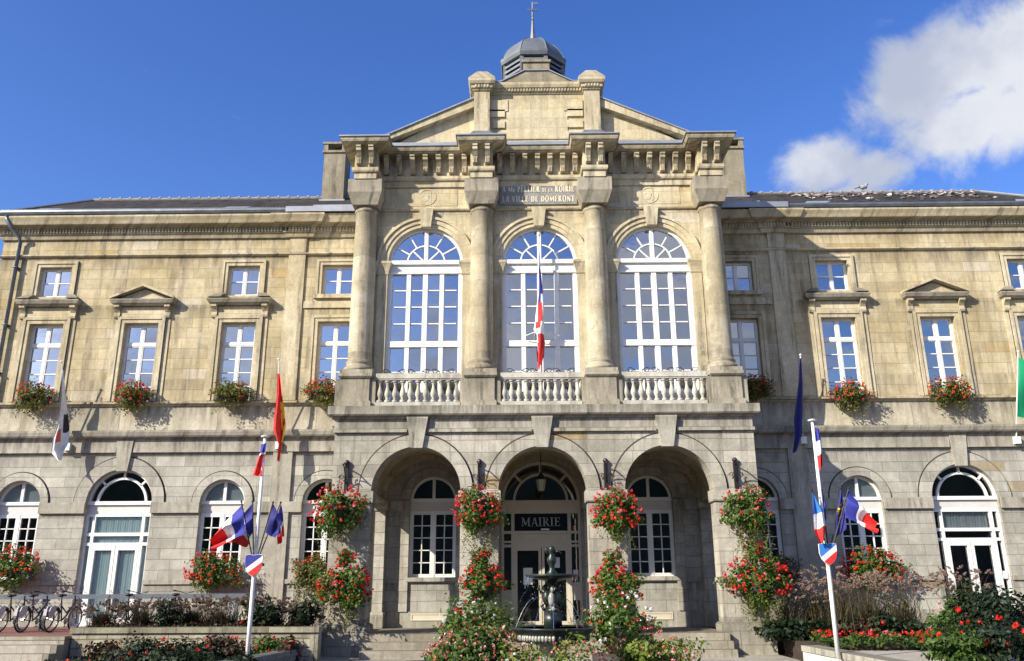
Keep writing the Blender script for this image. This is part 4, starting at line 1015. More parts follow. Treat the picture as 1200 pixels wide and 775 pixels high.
# ------------------------------------------------------------------ geranium baskets on the porch piers
def basket(label,loc,seed,upper,rad,group,nf=60,trailers=14,tl=(.3,.9),pink=.3,dens=1.0):
    r=random.Random(seed); root=thing('hanging_basket' if upper else 'pillar_planter',label,'flower basket' if upper else 'planter',loc,group)
    mb=MB()
    if upper:
        mb.lathe(0,0,[(.05,-.28),(.16,-.24),(.27,-.1),(.30,.04),(.28,.05),(.1,0)],12)
    else: mb.lathe(0,0,[(.14,-.3),(.26,-.24),(.34,.02),(.30,.03),(.1,0)],12); mb.box(-.04,.04,.1,.42,-.2,-.12)
    mb.build('pot',mPot,root)
    if upper:
        mb=MB(); top=.86
        for k in range(3): a=k*2.1+.5; mb.tube([(.26*cos(a),.26*sin(a),.03),(0,0,top)],.006,4)
        mb.build('chain',mIron,root)
    mb=MB(); clump(mb,(0,-.02,.02),rad,int(2900*dens),.05,r); 
    if not upper: clump(mb,(-.02,0,rad[2]+.22),(.24,.22,.24),420,.045,r)
    mb.mi=1
    for _ in range(trailers):
        a=r.uniform(0,2*pi); q=r.uniform(.3,.9); trail(mb,(rad[0]*q*cos(a),-abs(rad[1]*q*sin(a))*.8,-rad[2]*.45),r.uniform(*tl),r)
    mb.build('foliage',[mLeaf,mTrail],root)
    mb=MB(); heads(mb,(0,-.02,.02),rad,int(nf*1.6*(1-pink)),.049,r)
    if not upper: heads(mb,(-.02,0,rad[2]+.22),(.24,.22,.24),14,.055,r)
    mb.build('red_blossoms',mPetR,root)
    mb=MB(); heads(mb,(0,-.02,.05),rad,int(nf*1.1*pink),.05,r,1.08,-.1); mb.build('pink_blossoms',mPetP,root)
    return root
gU='upper geranium baskets hung on the porch piers'; gL='lower geranium planters fixed to the porch piers'
YB=-3.42
def P3(px,py,Y): v=at(px,py,Y); return (v.x,v.y,v.z)
basket('upper red geranium basket on the outer left porch pier',P3(396,600,YB),11,True,(.66,.50,.60),gU,72,16,(.3,.85),.35)
basket('upper red geranium basket on the pier left of the main doorway',P3(560,600,YB),12,True,(.58,.48,.58),gU,84,18,(.5,1.15),.30)
basket('upper red geranium basket on the pier right of the main doorway',P3(722,603,YB),13,True,(.60,.48,.60),gU,92,14,(.3,.8),.32)
basket('upper, mostly green geranium basket with long trails on the outer right porch pier',P3(877,600,YB),14,True,(.62,.5,.58),gU,38,30,(.5,1.2),.45)
basket('lower red geranium planter on the outer left porch pier',P3(404,690,YB),15,False,(.64,.48,.55),gL,80,26,(.4,1.0),.12)
basket('lower geranium planter with green trails on the pier left of the main doorway',P3(565,684,YB),16,False,(.54,.46,.48),gL,46,26,(.5,1.05),.05,.9)
basket('lower orange red geranium planter on the pier right of the main doorway',P3(720,687,YB),17,False,(.58,.46,.46),gL,56,26,(.4,.9),.05)
basket('lower wide geranium planter with pink blooms on the outer right porch pier',P3(887,682,YB),18,False,(.78,.5,.55),gL,84,34,(.4,1.05),.25)

# ------------------------------------------------------------------ window boxes
def window_box(label,x,z,seed,w,h,y,group,petal,nf,trl,mixc=None,tl=(.25,.6),leafm=None,dens=1.0):
    r=random.Random(seed); root=thing('window_box',label,'window box',(x,y,z),group)
    mb=MB(); mb.box(-w*.8,w*.8,-.11,.11,-.2,0); mb.build('trough',mPot,root)
    mb=MB(); clump(mb,(0,-.06,.05),(w,.30,h),int(1300*dens),.043,r); clump(mb,(w*.2,-.08,.12),(w*.7,.28,h*.8),int(400*dens),.043,r)
    if trl:
        mb.mi=1
        for _ in range(trl): trail(mb,(r.uniform(-w,w)*.85,-.16,-h*.3),r.uniform(*tl),r,.03,36)
    mb.build('foliage',[leafm or (mLeafW if z>3 else mLeaf),mTrail],root)
    mb=MB(); heads(mb,(0,-.06,.06),(w,.3,h),int(nf*(1.05 if z>3 else 1.5)),.042 if z>3 else .05,r); mb.build('blossoms',petal,root)
    return root
gW='flower boxes under the first floor windows'; gX='flower boxes under the ground floor windows'
def wb(px,py,Y): v=at(px,py,Y); return v.x,v.z
WB=[('far left first floor flower box, red over dark green, with pale trails',40,466,.56,.42,mPetR,36,14),
('first floor flower box of red blooms under the left pediment window',155,465,.53,.42,mPetR,58,12),
('mostly green first floor flower box with few blooms under the left hooded window',271,462,.60,.34,mPetR,16,10),
('first floor red flower box beside the left edge of the balcony',379,461,.52,.38,mPetR,60,10),
('shaded first floor red flower box beside the right edge of the balcony',884,457,.5,.4,mPetR,50,8),
('first floor orange red flower box under the right hooded window',996,465,.60,.40,mPetO,66,16),
('first floor flower box of small orange blooms under the right pediment window',1113,461,.58,.42,mPetO,60,14)]
for i,(lb,px,py,w,h,pt,nf,tr_) in enumerate(WB):
    x,z=wb(px,py,-.32); window_box(lb,x,z,40+i,w,h,-.32,gW,pt,nf,tr_)
WX=[('ground floor red flower box at the far left edge beside the bicycles',12,668,.85,.55,mPetO,70,0,mLeaf),
('ground floor red flower box behind the left flagpole',250,672,.78,.55,mPetO,62,0,mLeaf),
('ground floor yellow green trailing flower box left of the porch',366,672,.5,.48,mPetR,16,44,mTrail),
('shaded ground floor flower box right of the porch',910,672,.55,.5,mPetR,14,34,mLeaf),
('ground floor red flower box behind the right flagpole',1022,668,.85,.52,mPetO,76,0,mLeaf)]
for i,(lb,px,py,w,h,pt,nf,tr_,lm) in enumerate(WX):
    x,z=wb(px,py,-.35); window_box(lb,x,z,60+i,w,h,-.35,gX,pt,nf,tr_,None,(.5,1.0),lm,1.5)

# ================================================================== FLAGS
def cloth(name,grid,rip,nu,nv,matidx,mats,parent,amp=.06,seed=0,Yc=None,stars=False):
    """grid: list of rows (u) of two photo-surveyed points (left/top edge, right/bottom edge) at plane Y; ripples give it depth"""
    r=random.Random(seed); ph=r.uniform(0,6); rows=[(Vector(a),Vector(b)) for a,b in grid]; m=len(rows)-1; mb=MB(); V=[];F=[];MI=[]
    def pt(u,v):
        q=min(int(u*m),m-1); t=u*m-q; t2=t*t*(3-2*t); a=rows[q][0].lerp(rows[q+1][0],t2); b=rows[q][1].lerp(rows[q+1][1],t2); p=a.lerp(b,v)
        wv=amp*(.15+.85*min(1,u*1.6)); p.y += wv*sin(v*rip+ph+u*2.2)+wv*.6*sin(u*7+v*3+ph); p.z += .25*wv*sin(v*rip*1.3+u*4+ph); return p
    for i in range(nu+1):
        for j in range(nv+1): V.append(pt(i/nu,j/nv))
    mb.v=[tuple(p) for p in V]
    for i in range(nu):
        for j in range(nv):
            mb.f.append((i*(nv+1)+j,i*(nv+1)+j+1,(i+1)*(nv+1)+j+1,(i+1)*(nv+1)+j)); mb.m.append(matidx((i+.5)/nu,(j+.5)/nv))
    o=mb.build(name,mats,parent,True)
    if stars:
        mb=MB()
        for k in range(12):
            a=2*pi*k/12; u=.5+.2*cos(a); v=.5+.33*sin(a); c=pt(u,v); e=.035
            pu=(pt(min(1,u+.02),v)-c); pv=(pt(u,min(1,v+.03))-c); n=pu.cross(pv).normalized(); pu.normalize(); pv=n.cross(pu)
            for sg in (-1,1): mb.poly([c+n*.008*sg+(pu*cos(2*pi*q/10)+pv*sin(2*pi*q/10))*(e if q%2==0 else e*.45) for q in range(10)])
        mb.build('stars',mYel,o)
    return o
tri=lambda u,v:0 if u<.34 else (1 if u<.67 else 2)
mTri=[mBlue,mFW,mRed]
def flag(name,label,group,origin,staff,grid,matidx,mats,rip=7,amp=.08,seed=0,stars=False,staff_r=.014,staff_mat=None,nu=24,nv=14,finial=True):
    o0=Vector(origin); root=thing(name,label,'flag',origin,group)
    if staff:
        mb=MB(); a,b=[Vector(p)-o0 for p in staff]; mb.tube([a,b],staff_r,8)
        if finial: mb.ball(b,staff_r*1.9)
        mb.build('staff',staff_mat or mIron,root)
    cloth('cloth',[[Vector(a)-o0,Vector(b)-o0] for a,b in grid],rip,nu,nv,matidx,mats,root,amp,seed,None,stars)
    return root
def gp(Y,*rows): return [[at(a[0],a[1],Y+(a[2] if len(a)>2 else 0)),at(b[0],b[1],Y+(b[2] if len(b)>2 else 0))] for a,b in rows]
# flagpoles
YP=-7.2
def flagpole(label,base_px,top_px,shield_px,zb,turn):
    t_=at(*top_px,YP); b_=at(*base_px,YP); x=(t_.x+b_.x)/2; root=thing('flagpole',label,'flagpole',(x,YP,zb),'white flagpoles in front of the wings')
    mb=MB(); mb.lathe(0,0,[(.048,0),(.046,1.2),(.040,3),(.032,t_.z-zb)],12); mb.build('pole',mPoleW,root,True)
    mb=MB(); mb.lathe(0,0,[(.02,t_.z-zb),(.09,t_.z-zb+.01),(.10,t_.z-zb+.035),(.02,t_.z-zb+.06)],12); mb.build('pole_cap',mPoleW,root)
    s_=at(*shield_px,YP); zc=s_.z-zb; mb=MB()
    out=[(-.19,.20),(-.10,.22),(0,.20),(.10,.22),(.19,.20),(.19,.0),(.15,-.12),(.08,-.2),(0,-.25),(-.08,-.2),(-.15,-.12),(-.19,0)]
    mb.prism([(a,b+zc) for a,b in out],-.10,-.07); sh=mb.build('shield',mFW,root)
    def clip(poly,f):
        res=[]
        for i in range(len(poly)):
            p,q=poly[i],poly[(i+1)%len(poly)]; fp,fq=f(p),f(q)
            if fp>=0: res.append(p)
            if fp*fq<0: t=fp/(fp-fq); res.append((p[0]+(q[0]-p[0])*t,p[1]+(q[1]-p[1])*t))
        return res
    for nm,mt,f in (('blue_field',mBlue if turn>0 else mBlueL,lambda p:(p[1]-turn*p[0]*-0.0-p[0]*.75)-.055),('red_field',mRed,lambda p:-(p[1]-p[0]*.75)-.085)):
        c=clip(out,f); mb=MB(); mb.prism([(a*.97,b*.97+zc) for a,b in c],-.106,-.09); mb.build(nm,mt,sh)
    mb=MB(); mb.box(-.22,.22,-.06,-.03,zc-.03,zc+.03); mb.build('staff_holder',mIron,root)
    return root,s_
fpL,sL=flagpole('white flagpole with tricolour shield in front of the left wing',(291,770),(309.5,513),(299.5,662),-1.75,1)
fpR,sR=flagpole('white flagpole with tricolour shield in front of the right wing',(979,763),(954,494),(971.5,649),-1.52,-1)
gF='small flags fanned out from the flagpole shields'
def fanflag(name,label,foot,top,rows,idx,mats,dy,**k):
    f=at(*foot,YP-.08); t_=at(*top,YP-.08+dy); flag(name,label,gF,f,(f,t_),gp(YP-.1+dy,*rows),idx,mats,**k)
fanflag('tricolour_flag','large waving tricolour flag streaming left from the left flagpole shield',(295,651),(283,588),[((284,591),(288,626)),((266,609),(272,634)),((245,631),(250,646))],tri,mTri,-.12,seed=1,amp=.11,rip=9)
fanflag('tricolour_flag','partly hidden tricolour flag behind the large waving one, left flagpole',(297,651),(296,588),[((296,590),(297,623)),((280,608),(291,632)),((264,634),(288,641))],tri,mTri,.12,seed=2)
fanflag('european_flag','drooping dark blue flag right of the left flagpole',(302,651),(320,589),[((320,591),(311,624)),((325,600),(318,629)),((330,610),(324,631))],lambda u,v:0,[mDeep],-.08,seed=3,amp=.05)
fanflag('tricolour_flag','drooping tricolour flag with red tip behind the dark blue flag, left flagpole',(304,651),(329,589),[((329,591),(322,612)),((332,606),(324,625)),((333,628),(327,640))],lambda u,v:0 if u<.62 else (1 if u<.7 else 2),[mDeep,mFW,mRed],.10,seed=4)
fanflag('tricolour_flag','drooping light blue, white and red flag left of the right flagpole',(968,640),(951.5,574),[((952,577),(954,581)),((952,600),(965,597)),((954,622),(968,615)),((960,638),(967,633))],lambda u,v:0 if u<.42 else (1 if u<.68 else 2),[mBlueL,mFW,mPetFlag if False else mRed],-.10,seed=5,rip=9,amp=.05)
fanflag('tricolour_flag','narrow dark blue furled flag behind the right flagpole',(970,640),(963,575),[((963,577),(965,580)),((960,595),(968,592)),((964,612),(970,608))],lambda u,v:0,[mBlue],.12,seed=6,amp=.04)
fanflag('european_flag','dark blue flag with yellow stars right of the right flagpole',(974,640),(985,572),[((985,574),(987,577)),((980,600),(989,596)),((978,631),(991,621))],lambda u,v:0,[mDeep],.05,seed=7,stars=True,amp=.04)
fanflag('tricolour_flag','waving tricolour flag streaming right from the right flagpole shield',(976,640),(994.5,572),[((994,575),(990,607)),((1010,592),(1008,616)),((1028,612),(1026,625))],tri,mTri,-.1,seed=8,amp=.10,rip=9)
def topflag(label,o_px,rows,idx,mats,seed):
    p=at(*o_px,YP-.05); flag('tricolour_flag',label,'flags hoisted on the white flagpoles',p,None,gp(YP-.06,*rows),idx,mats,seed=seed,rip=8,amp=.04)
topflag('small drooping tricolour flag tied near the top of the left flagpole',(308,522),[((306,521),(313,519)),((304,532),(311,530)),((300,545),(309,543)),((295,558),(308,557))],lambda u,v:0 if u<.33 else (1 if u<.42 else 2),mTri,21)
topflag('narrow drooping tricolour flag hoisted near the top of the right flagpole',(956,504),[((955,501),(960,503)),((957,517),(962,516)),((958,534),(964,531)),((960,552),(964,546))],tri,mTri,22)
# flags on slanting staffs fixed to the facade
gS='flags on staffs fixed to the facade of the wings'
def wallflag(name,label,base,top,rows,idx,mats,seed,**k):
    b=at(*base,-.12); t_=at(*top,-.75); root=flag(name,label,gS,b,(b,t_),rows,idx,mats,seed=seed,staff_r=.02,staff_mat=mPoleW,**k)
    mb=MB(); mb.box(-.09,.09,-.10,.10,-.12,.10); mb.build('staff_bracket',mPoleW,root)
wallflag('white_flag','white drooping flag with dark and red marks on the left wing',(80,524),(72,424),gp(-.75,((72,432),(74,434)),((72,462),(77,460,.2)),((69,488),(80,484,.4)),((62,512),(82,505,.4)),((59,530),(80,522,.4)),((68,541),(72,537,.3))),lambda u,v:2 if (.40<u<.60 and v>.55) else (1 if (.55<u<.72 and .2<v<.5) else 0),[mFW,mPetFlag if False else plain('flag_faded_red',(.55,.16,.10),.8),mInk],31,rip=9,amp=.06)
wallflag('norman_flag','red flag with yellow heraldic beasts hanging on the left wing near the porch',(327,522),(326.5,421),gp(-.75,((325,438),(328,438)),((324,462),(331,462,.1)),((321,485),(334,482,.3)),((320,503),(335,500,.3)),((326,520),(331,518,.3)),((324,540),(328,541,.3))),lambda u,v:1 if (v>.62 and .30<u<.82 and (sin(u*44)+sin(u*17+v*9))>-.7) else 0,[mRed,mYel],32,rip=10,amp=.08,nu=48,nv=18)
wallflag('european_flag','furled dark blue flag hanging on the shaded right wing beside the porch',(941,516),(938,416),gp(-.75,((937,420),(939,420)),((935,450),(941,448,.2)),((930,490),(941,487,.3)),((931,512),(940,510,.3)),((928,531),(934,530,.3))),lambda u,v:0,[mDeep],33,rip=9,amp=.06)
wallflag('green_flag','plain green flag on a staff at the right edge of the right wing',(1191,516),(1193,412),gp(-.75,((1193,419),(1192.5,488)),((1206,425),(1203,489)),((1222,434),(1214,492)),((1236,448),(1226,497))),lambda u,v:0,[mGreen],34,rip=5,amp=.12)
# furled flag on the balcony
b_=at(633.5,437,-2.42); t_=at(631.5,276,-2.42); bx=(b_.x+t_.x)/2
root=thing('balcony_flag','furled tricolour flag wrapped round a white staff on the central balcony','flag',(bx,-2.42,4.82))
mb=MB(); mb.lathe(0,0,[(.05,0),(.045,3),(.03,t_.z-4.82)],10); mb.ball((0,0,t_.z-4.8),.06); mb.build('staff',mPoleW,root,True)
mb=MB(); n=18; V=[];rows=[]
for px,py,rw,ox in ((632,296,.02,0),(632,315,.045,.0),(633,330,.06,.02),(633.5,345,.08,.03),(633,355,.12,.02),(633,366,.15,.02),(632,378,.17,0),(630.5,386,.20,-.03),(632,392,.13,0),(632.5,402,.15,.01),(633,415,.12,.0),(631,428,.07,-.03),(630,434,.02,-.04)):
    z=at(px,py,-2.42).z-4.82; rows.append((z,rw,ox))
for i,(z,rw,ox) in enumerate(rows):
    for k in range(n):
        a=2*pi*k/n; q=rw*.66*(1+.35*sin(3*a+i*.8)); V.append((ox+q*cos(a),-.02+q*.8*sin(a),z))
mb.v=V
for i in range(len(rows)-1):
    for k in range(n):
        mb.f.append((i*n+k,i*n+(k+1)%n,(i+1)*n+(k+1)%n,(i+1)*n+k))
        ang=(k/n*2*pi+i*.25)%(2*pi)
        mb.m.append(0 if i<3 else (0 if 4.4<ang<5.6 else 1) if i<4 else (2 if (4.75<ang<6.2) else 1) if i<7 else 1 if i<8 else 1 if 4.35<ang<4.95 else 2)
mb.build('cloth',mTri,root,True)
mb=MB(); z=at(632,387,-2.42).z-4.82; mb.tube([(0,0,z),(-.5,.25,z-.12)],.012,6); mb.tube([(0,0,z),(.6,.25,z-.12)],.012,6); mb.build('guy_rope',mPoleW,root)
# lantern in the porch
p=at(634,567,-1.5); root=thing('hanging_lantern','small glazed lantern hanging under the central porch arch','lantern',(p.x,p.y,p.z))
mb=MB(); mb.lathe(0,0,[(.05,-.24),(.09,-.22),(.15,.12),(.17,.14),(.06,.26),(.03,.32)],6); mb.build('lamp_body',mIron,root)
mb=MB(); mb.lathe(0,0,[(.09,-.21),(.148,.11)],6,0,.0); 
for v_i in range(len(mb.v)): x_,y_,z_=mb.v[v_i]; mb.v[v_i]=(x_*1.03,y_*1.03,z_)
mb.build('lamp_glass',mLampGl,root)
mb=MB(); mb.tube([(0,0,.3),(0,0,3.72-p.z)],.012,6); mb.build('chain',mIron,root)

# ================================================================== FOUNTAIN
fx=at(648,735,-11).x; FY=-11
root=thing('fountain','dark cast iron two tier fountain with running water before the main doorway','fountain',(fx,FY,GZ))
zL=at(648,737,FY).z-GZ; zU=at(648,675,FY).z-GZ; zT=at(648,640,FY).z-GZ
mb=MB(); mb.lathe(0,0,[(1.5,0),(1.5,.3),(1.42,.34),(1.32,.34),(1.3,.16),(0.3,.15)],32); mb.build('pool_kerb',mBronzeL,root,True)
mb=MB(); mb.lathe(0,0,[(.36,.1),(.36,.25),(.22,.3),(.18,.5),(.24,zL-.24),(.46,zL-.17)],20); mb.build('foot',mBronzeL,root,True)
mb=MB(); mb.lathe(0,0,[(.2,zL-.26),(.46,zL-.22),(.62,zL-.08),(.70,zL-.01),(.73,zL+.02),(.70,zL+.035),(.64,zL+.0),(.5,zL-.02),(.2,zL-.02)],40)
for k in range(36):
    a=2*pi*k/36; mb.ball((.58*cos(a),.58*sin(a),zL-.13),(.045,.045,.075),6,5)
mb.build('lower_basin',mBronze,root,True)
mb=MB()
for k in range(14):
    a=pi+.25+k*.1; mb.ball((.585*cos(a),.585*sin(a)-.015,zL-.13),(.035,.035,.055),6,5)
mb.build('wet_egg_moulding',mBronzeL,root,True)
mb=MB(); mb.lathe(0,0,[(.01,zL+.012),(.66,zL+.012)],32); mb.build('basin_water',mBasinW,root)
mb=MB(); mb.box(-.15,.15,-.15,.15,zL,zL+.27); mb.lathe(0,0,[(.14,zL+.27),(.10,zL+.32),(.07,zL+.40),(.06,zU-.2),(.10,zU-.08),(.2,zU-.02)],12)
# water-bird figures round the stem
for k in range(3):
    a=-pi/2+k*2.094+.25; c,s_=cos(a),sin(a)
    mb.ball((.10*c,.10*s_,zL+.50),(.075,.075,.13),8,6); mb.ball((.13*c,.13*s_,zL+.66),(.045,.045,.06),8,6); mb.tube([(.10*c,.10*s_,zL+.45),(.19*c,.19*s_,zL+.36),(.13*c,.13*s_,zL+.29)],.032,6)
    mb.tube([(.13*c,.13*s_,zL+.58),(.22*c+.05*s_,.22*s_-.05*c,zL+.58),(.24*c,.24*s_,zL+.70)],.022,6)
mb.build('figure_stem',mBronze,root,True)
mb=MB(); mb.ball((-.02,-.13,zL+.47),(.06,.05,.12),8,6); mb.ball((.0,-.16,zL+.64),(.04,.04,.06),8,6); mb.ball((.02,-.12,zL+.33),(.05,.05,.05)); mb.build('pale_figure',mBronzeL,root,True)
mb=MB(); mb.lathe(0,0,[(.10,zU-.09),(.3,zU-.05),(.44,zU-.02),(.47,zU+.01),(.45,zU+.03),(.35,zU+.01),(.06,zU+.01)],32); mb.build('upper_basin',mBronze,root,True)
mb=MB(); mb.lathe(0,0,[(.08,zU),(.10,zU+.04),(.05,zU+.10),(.045,zU+.16),(.075,zU+.22),(.09,zU+.28),(.05,zU+.34),(.05,zU+.38),(.07,zU+.42),(.06,zU+.47),(.02,zT-zU+zU)],12)
mb.ball((0,-.02,zU+.44),(.06,.055,.065),8,6); mb.tube([(.03,0,zU+.36),(.12,-.02,zU+.42),(.17,-.02,zU+.36)],.018,6); mb.tube([(-.03,0,zU+.34),(-.10,-.02,zU+.40),(-.08,-.03,zU+.48)],.018,6)
mb.build('top_figure',mBronze,root,True)
mb=MB()
for k in range(10):
    a=k*.628+.3; r0=.2+.1*(k%3); v0=.36+.03*(k%2)
    c,s_=cos(a),sin(a); mb.tube([(c*(r0*.6+.42*q/8),s_*(r0*.6+.42*q/8),zL+.50+.14*q/8-.62*(q/8)**2) for q in range(9)],.0045,4)
rr=random.Random(5)
for k in range(90): a=rr.uniform(0,6.28); q=rr.uniform(.1,.6); mb.ball((q*cos(a),q*sin(a),rr.uniform(zL+.03,zU)),rr.uniform(.004,.009),4,3)
for k in range(14):
    a=rr.uniform(0,6.28); mb.tube([(.455*cos(a),.455*sin(a),zU),(.47*cos(a),.47*sin(a),zU-.05-.18*rr.random())],.002,3)
mb.build('water_jets',mWater,root)

# ================================================================== WALLS, RAIL, BIKES
mb=MB(); mb.box(-11.3,-5.62,-4.95,-4.62,-1.9,-1.06); w=thing('planter_wall','low rubble stone planter wall with flat coping left of the porch','garden wall',(-8.4,-4.8,GZ))
def loc_build(mb,name,mat,root,smooth=False):
    o=mb.build(name,mat,root,smooth); o.location=-Vector(root.location); return o
loc_build(mb,'wall',mRubble,w)
mb=MB(); mb.box(-11.35,-5.40,-5.0,-4.55,-1.06,-.94); mb.box(-5.62,-5.42,-4.95,-4.6,-1.9,-1.06); loc_build(mb,'coping',mMoss,w)
mb=MB(); mb.box(-11.3,-5.9,-4.62,-3.0,-1.15,-1.0); loc_build(mb,'soil',mSoil,w)
def curb(label,a,b,wd,z,facemat):
    a,b=Vector(a),Vector(b); d=(b-a).normalized(); n=Vector((-d.y,d.x))*wd/2
    root=thing('low_wall',label,'low wall',((a.x+b.x)/2,(a.y+b.y)/2,GZ),'low walls flanking the porch forecourt')
    q=lambda k:[tuple(a+n*k),tuple(b+n*k),tuple(b-n*k),tuple(a-n*k)]
    mb=MB(); mb.prism_z(list(reversed(q(.86))) ,GZ,z-.13); loc_build(mb,'wall',facemat,root)
    mb=MB(); mb.prism_z(list(reversed(q(1))),z-.13,z); loc_build(mb,'coping',mCap if facemat is mCap else mGranT,root)
curb('dark capped low wall running from the outer left pier towards the viewer',(-5.95,-4.8),(-6.62,-10),.36,-1.42,mCap)  # wall face takes the dark coping colour to paint its shaded side
mSunFace=stone('sunlit_face',cA=(.62,.6,.55),cB=(.68,.66,.6),pale=(.5,.5,.5),ochre=(.4,.3,.1),dark=(.25,.22,.18),joints=False,stain=.3)  # near-white colour paints the sunlight on the wall's left face
curb('sunlit low wall with granite coping beside the outer right pier',(6.2,-4.9),(6.62,-12),.42,-1.40,mSunFace)
# bike rail
ra=at(-30,700,-2.3); rb=at(290,699,-2.3)
root=thing('bike_rail','grey metal bicycle rail along the left terrace','bike rail',((ra.x+rb.x)/2,-2.3,-1.12))
mb=MB(); mb.box(ra.x,rb.x,-2.34,-2.26,ra.z-.06,ra.z+.06); loc_build(mb,'rail',mGalv,root)
x=rb.x-.3
while x>ra.x: mb=MB(); mb.box(x-.04,x+.04,-2.26,-2.18,-1.12,ra.z+.06); loc_build(mb,'post',mGalv,root); x-=1.75
def make_bike():
    root=thing('bicycle','','bicycle',(0,0,0),'hire bicycles at the terrace rail')
    R=.33; wb=1.06   # rear wheel at origin (y=0), front at y=+wb, standing on z=0
    def wheel(y,steer=0):
        mb=MB(); n=28; P=[]
        mb2=MB(); mb2.tube([(0,y+ (R-.045)*cos(2*pi*k/n),R+(R-.045)*sin(2*pi*k/n)) for k in range(n+1)],.012,6)
        for k in range(20): a=2*pi*k/20; mb2.tube([(0.03*(-1)**k,y,R),(0,y+(R-.045)*cos(a),R+(R-.045)*sin(a))],.0025,3)
        mb2.tube([(-.05,y,R),(.05,y,R)],.03,8)
        w=mb2.build('wheel',mRim,root); mb.tube([(0,y+(R-.02)*cos(2*pi*k/n),R+(R-.02)*sin(2*pi*k/n)) for k in range(n+1)],.024,8); mb.build('tyre',mTyre,w)
    wheel(0); wheel(wb)
    bb=(0,.44,.29); st=(0,.26,.86); hd=(0,.90,.80); ht=(0,.87,.92)
    mb=MB(); mb.tube([bb,st],.02,8); mb.tube([(0,.88,.74),(0,.62,.42),bb],.026,8); mb.tube([(0,.30,.70),(0,.60,.50),(0,.88,.72)],.02,8)
    for s_ in (-.06,.06): mb.tube([(s_,0,R),(s_*.3,.44,.29)],.013,6); mb.tube([(s_,0,R),(s_*.3,.29,.74)],.011,6); mb.tube([(s_,wb,R),(s_*.9,.93,.66)],.015,6)
    mb.tube([(0,.95,.64),(0,.86,.96)],.021,8); mb.tube([(-.055,.93,.66),(.055,.93,.66)],.018,6)
    mb.build('frame',mBike,root)
    mb=MB(); mb.tube([(-.29,.70,1.06),(-.22,.80,1.05),(0,.86,1.0),(.22,.80,1.05),(.29,.70,1.06)],.013,6); hb=mb.build('handlebar',mIron,root)
    mb=MB()
    for s_ in (-1,1): mb.tube([(s_*.25,.755,1.055),(s_*.30,.66,1.065)],.02,6)
    mb.build('grip',mSaddle,hb)
    mb=MB(); mb.tube([st,(0,.25,.95)],.014,6); mb.ball((0,.20,.97),(.10,.10,.045),10,6); mb.ball((0,.33,.975),(.045,.15,.035),8,6); mb.build('saddle',mSaddle,root,True)
    mb=MB(); n=16; pts=[]
    for a in [pi*.15+pi*.85*k/n for k in range(n+1)]: pts += [(-.035,.36*cos(a),R+.36*sin(a)),(.035,.36*cos(a),R+.36*sin(a))]
    mb.add(pts,[(2*k,2*k+1,2*k+3,2*k+2) for k in range(n)]); mb.build('mudguard',mIron,root)
    mb=MB(); sh_=[(-.30,.50),(-.22,.68),(-.06,.72),(.02,.66),(-.02,.50),(-.12,.40),(-.24,.40)]
    for s_ in (-.06,.045): mb.prism_x(sh_,s_,s_+.015)
    mb.box(-.045,.045,-.36,-.34,.45,.62); mb.build('rear_panel',mMud,root)
    mb=MB(); mb.tube([(-.12,.44,.29),(.12,.44,.29)],.015,6); mb.ball((.13,.44,.29),(.01,.09,.09),12,6); mb.box(.10,.19,.40,.48,.13,.15); mb.box(-.19,-.10,.40,.48,.43,.45); mb.tube([(.13,.44,.29),(.13,.44,.15)],.012,5); mb.tube([(-.13,.44,.29),(-.13,.44,.43)],.012,5); mb.build('pedals',mRim,root)
    mb=MB(); mb.tube([(0,.93,.83),(0,1.0,.83)],.03,8); mb.build('headlight',mRim,root)
    return root
bk=make_bike()
BK=[('bicycle cut off by the left edge of the photo, left end of the rail',-2,738,-2,-3.3),('bicycle with pale rear mudguard, left of the pair in full view at the rail',24,737,-5,-3.3),('bicycle with pale rear mudguard, right of the pair in full view at the rail',58,738,-5,-3.35),
    ('bicycle half hidden by grasses behind the left end of the planter wall',140,728,-3,-2.9),('bicycle almost hidden by grasses in front of the left glazed door',196,726,-3,-2.9)]
for i,(lb,px,py,an,Y) in enumerate(BK):
    o=bk if i==0 else copy_tree(bk)
    o.location=(at(px,py,Y).x,Y,-1.12); o.scale=(.94,.94,.94); o.rotation_euler=(0,radians(4),radians(an)); o['label']=lb

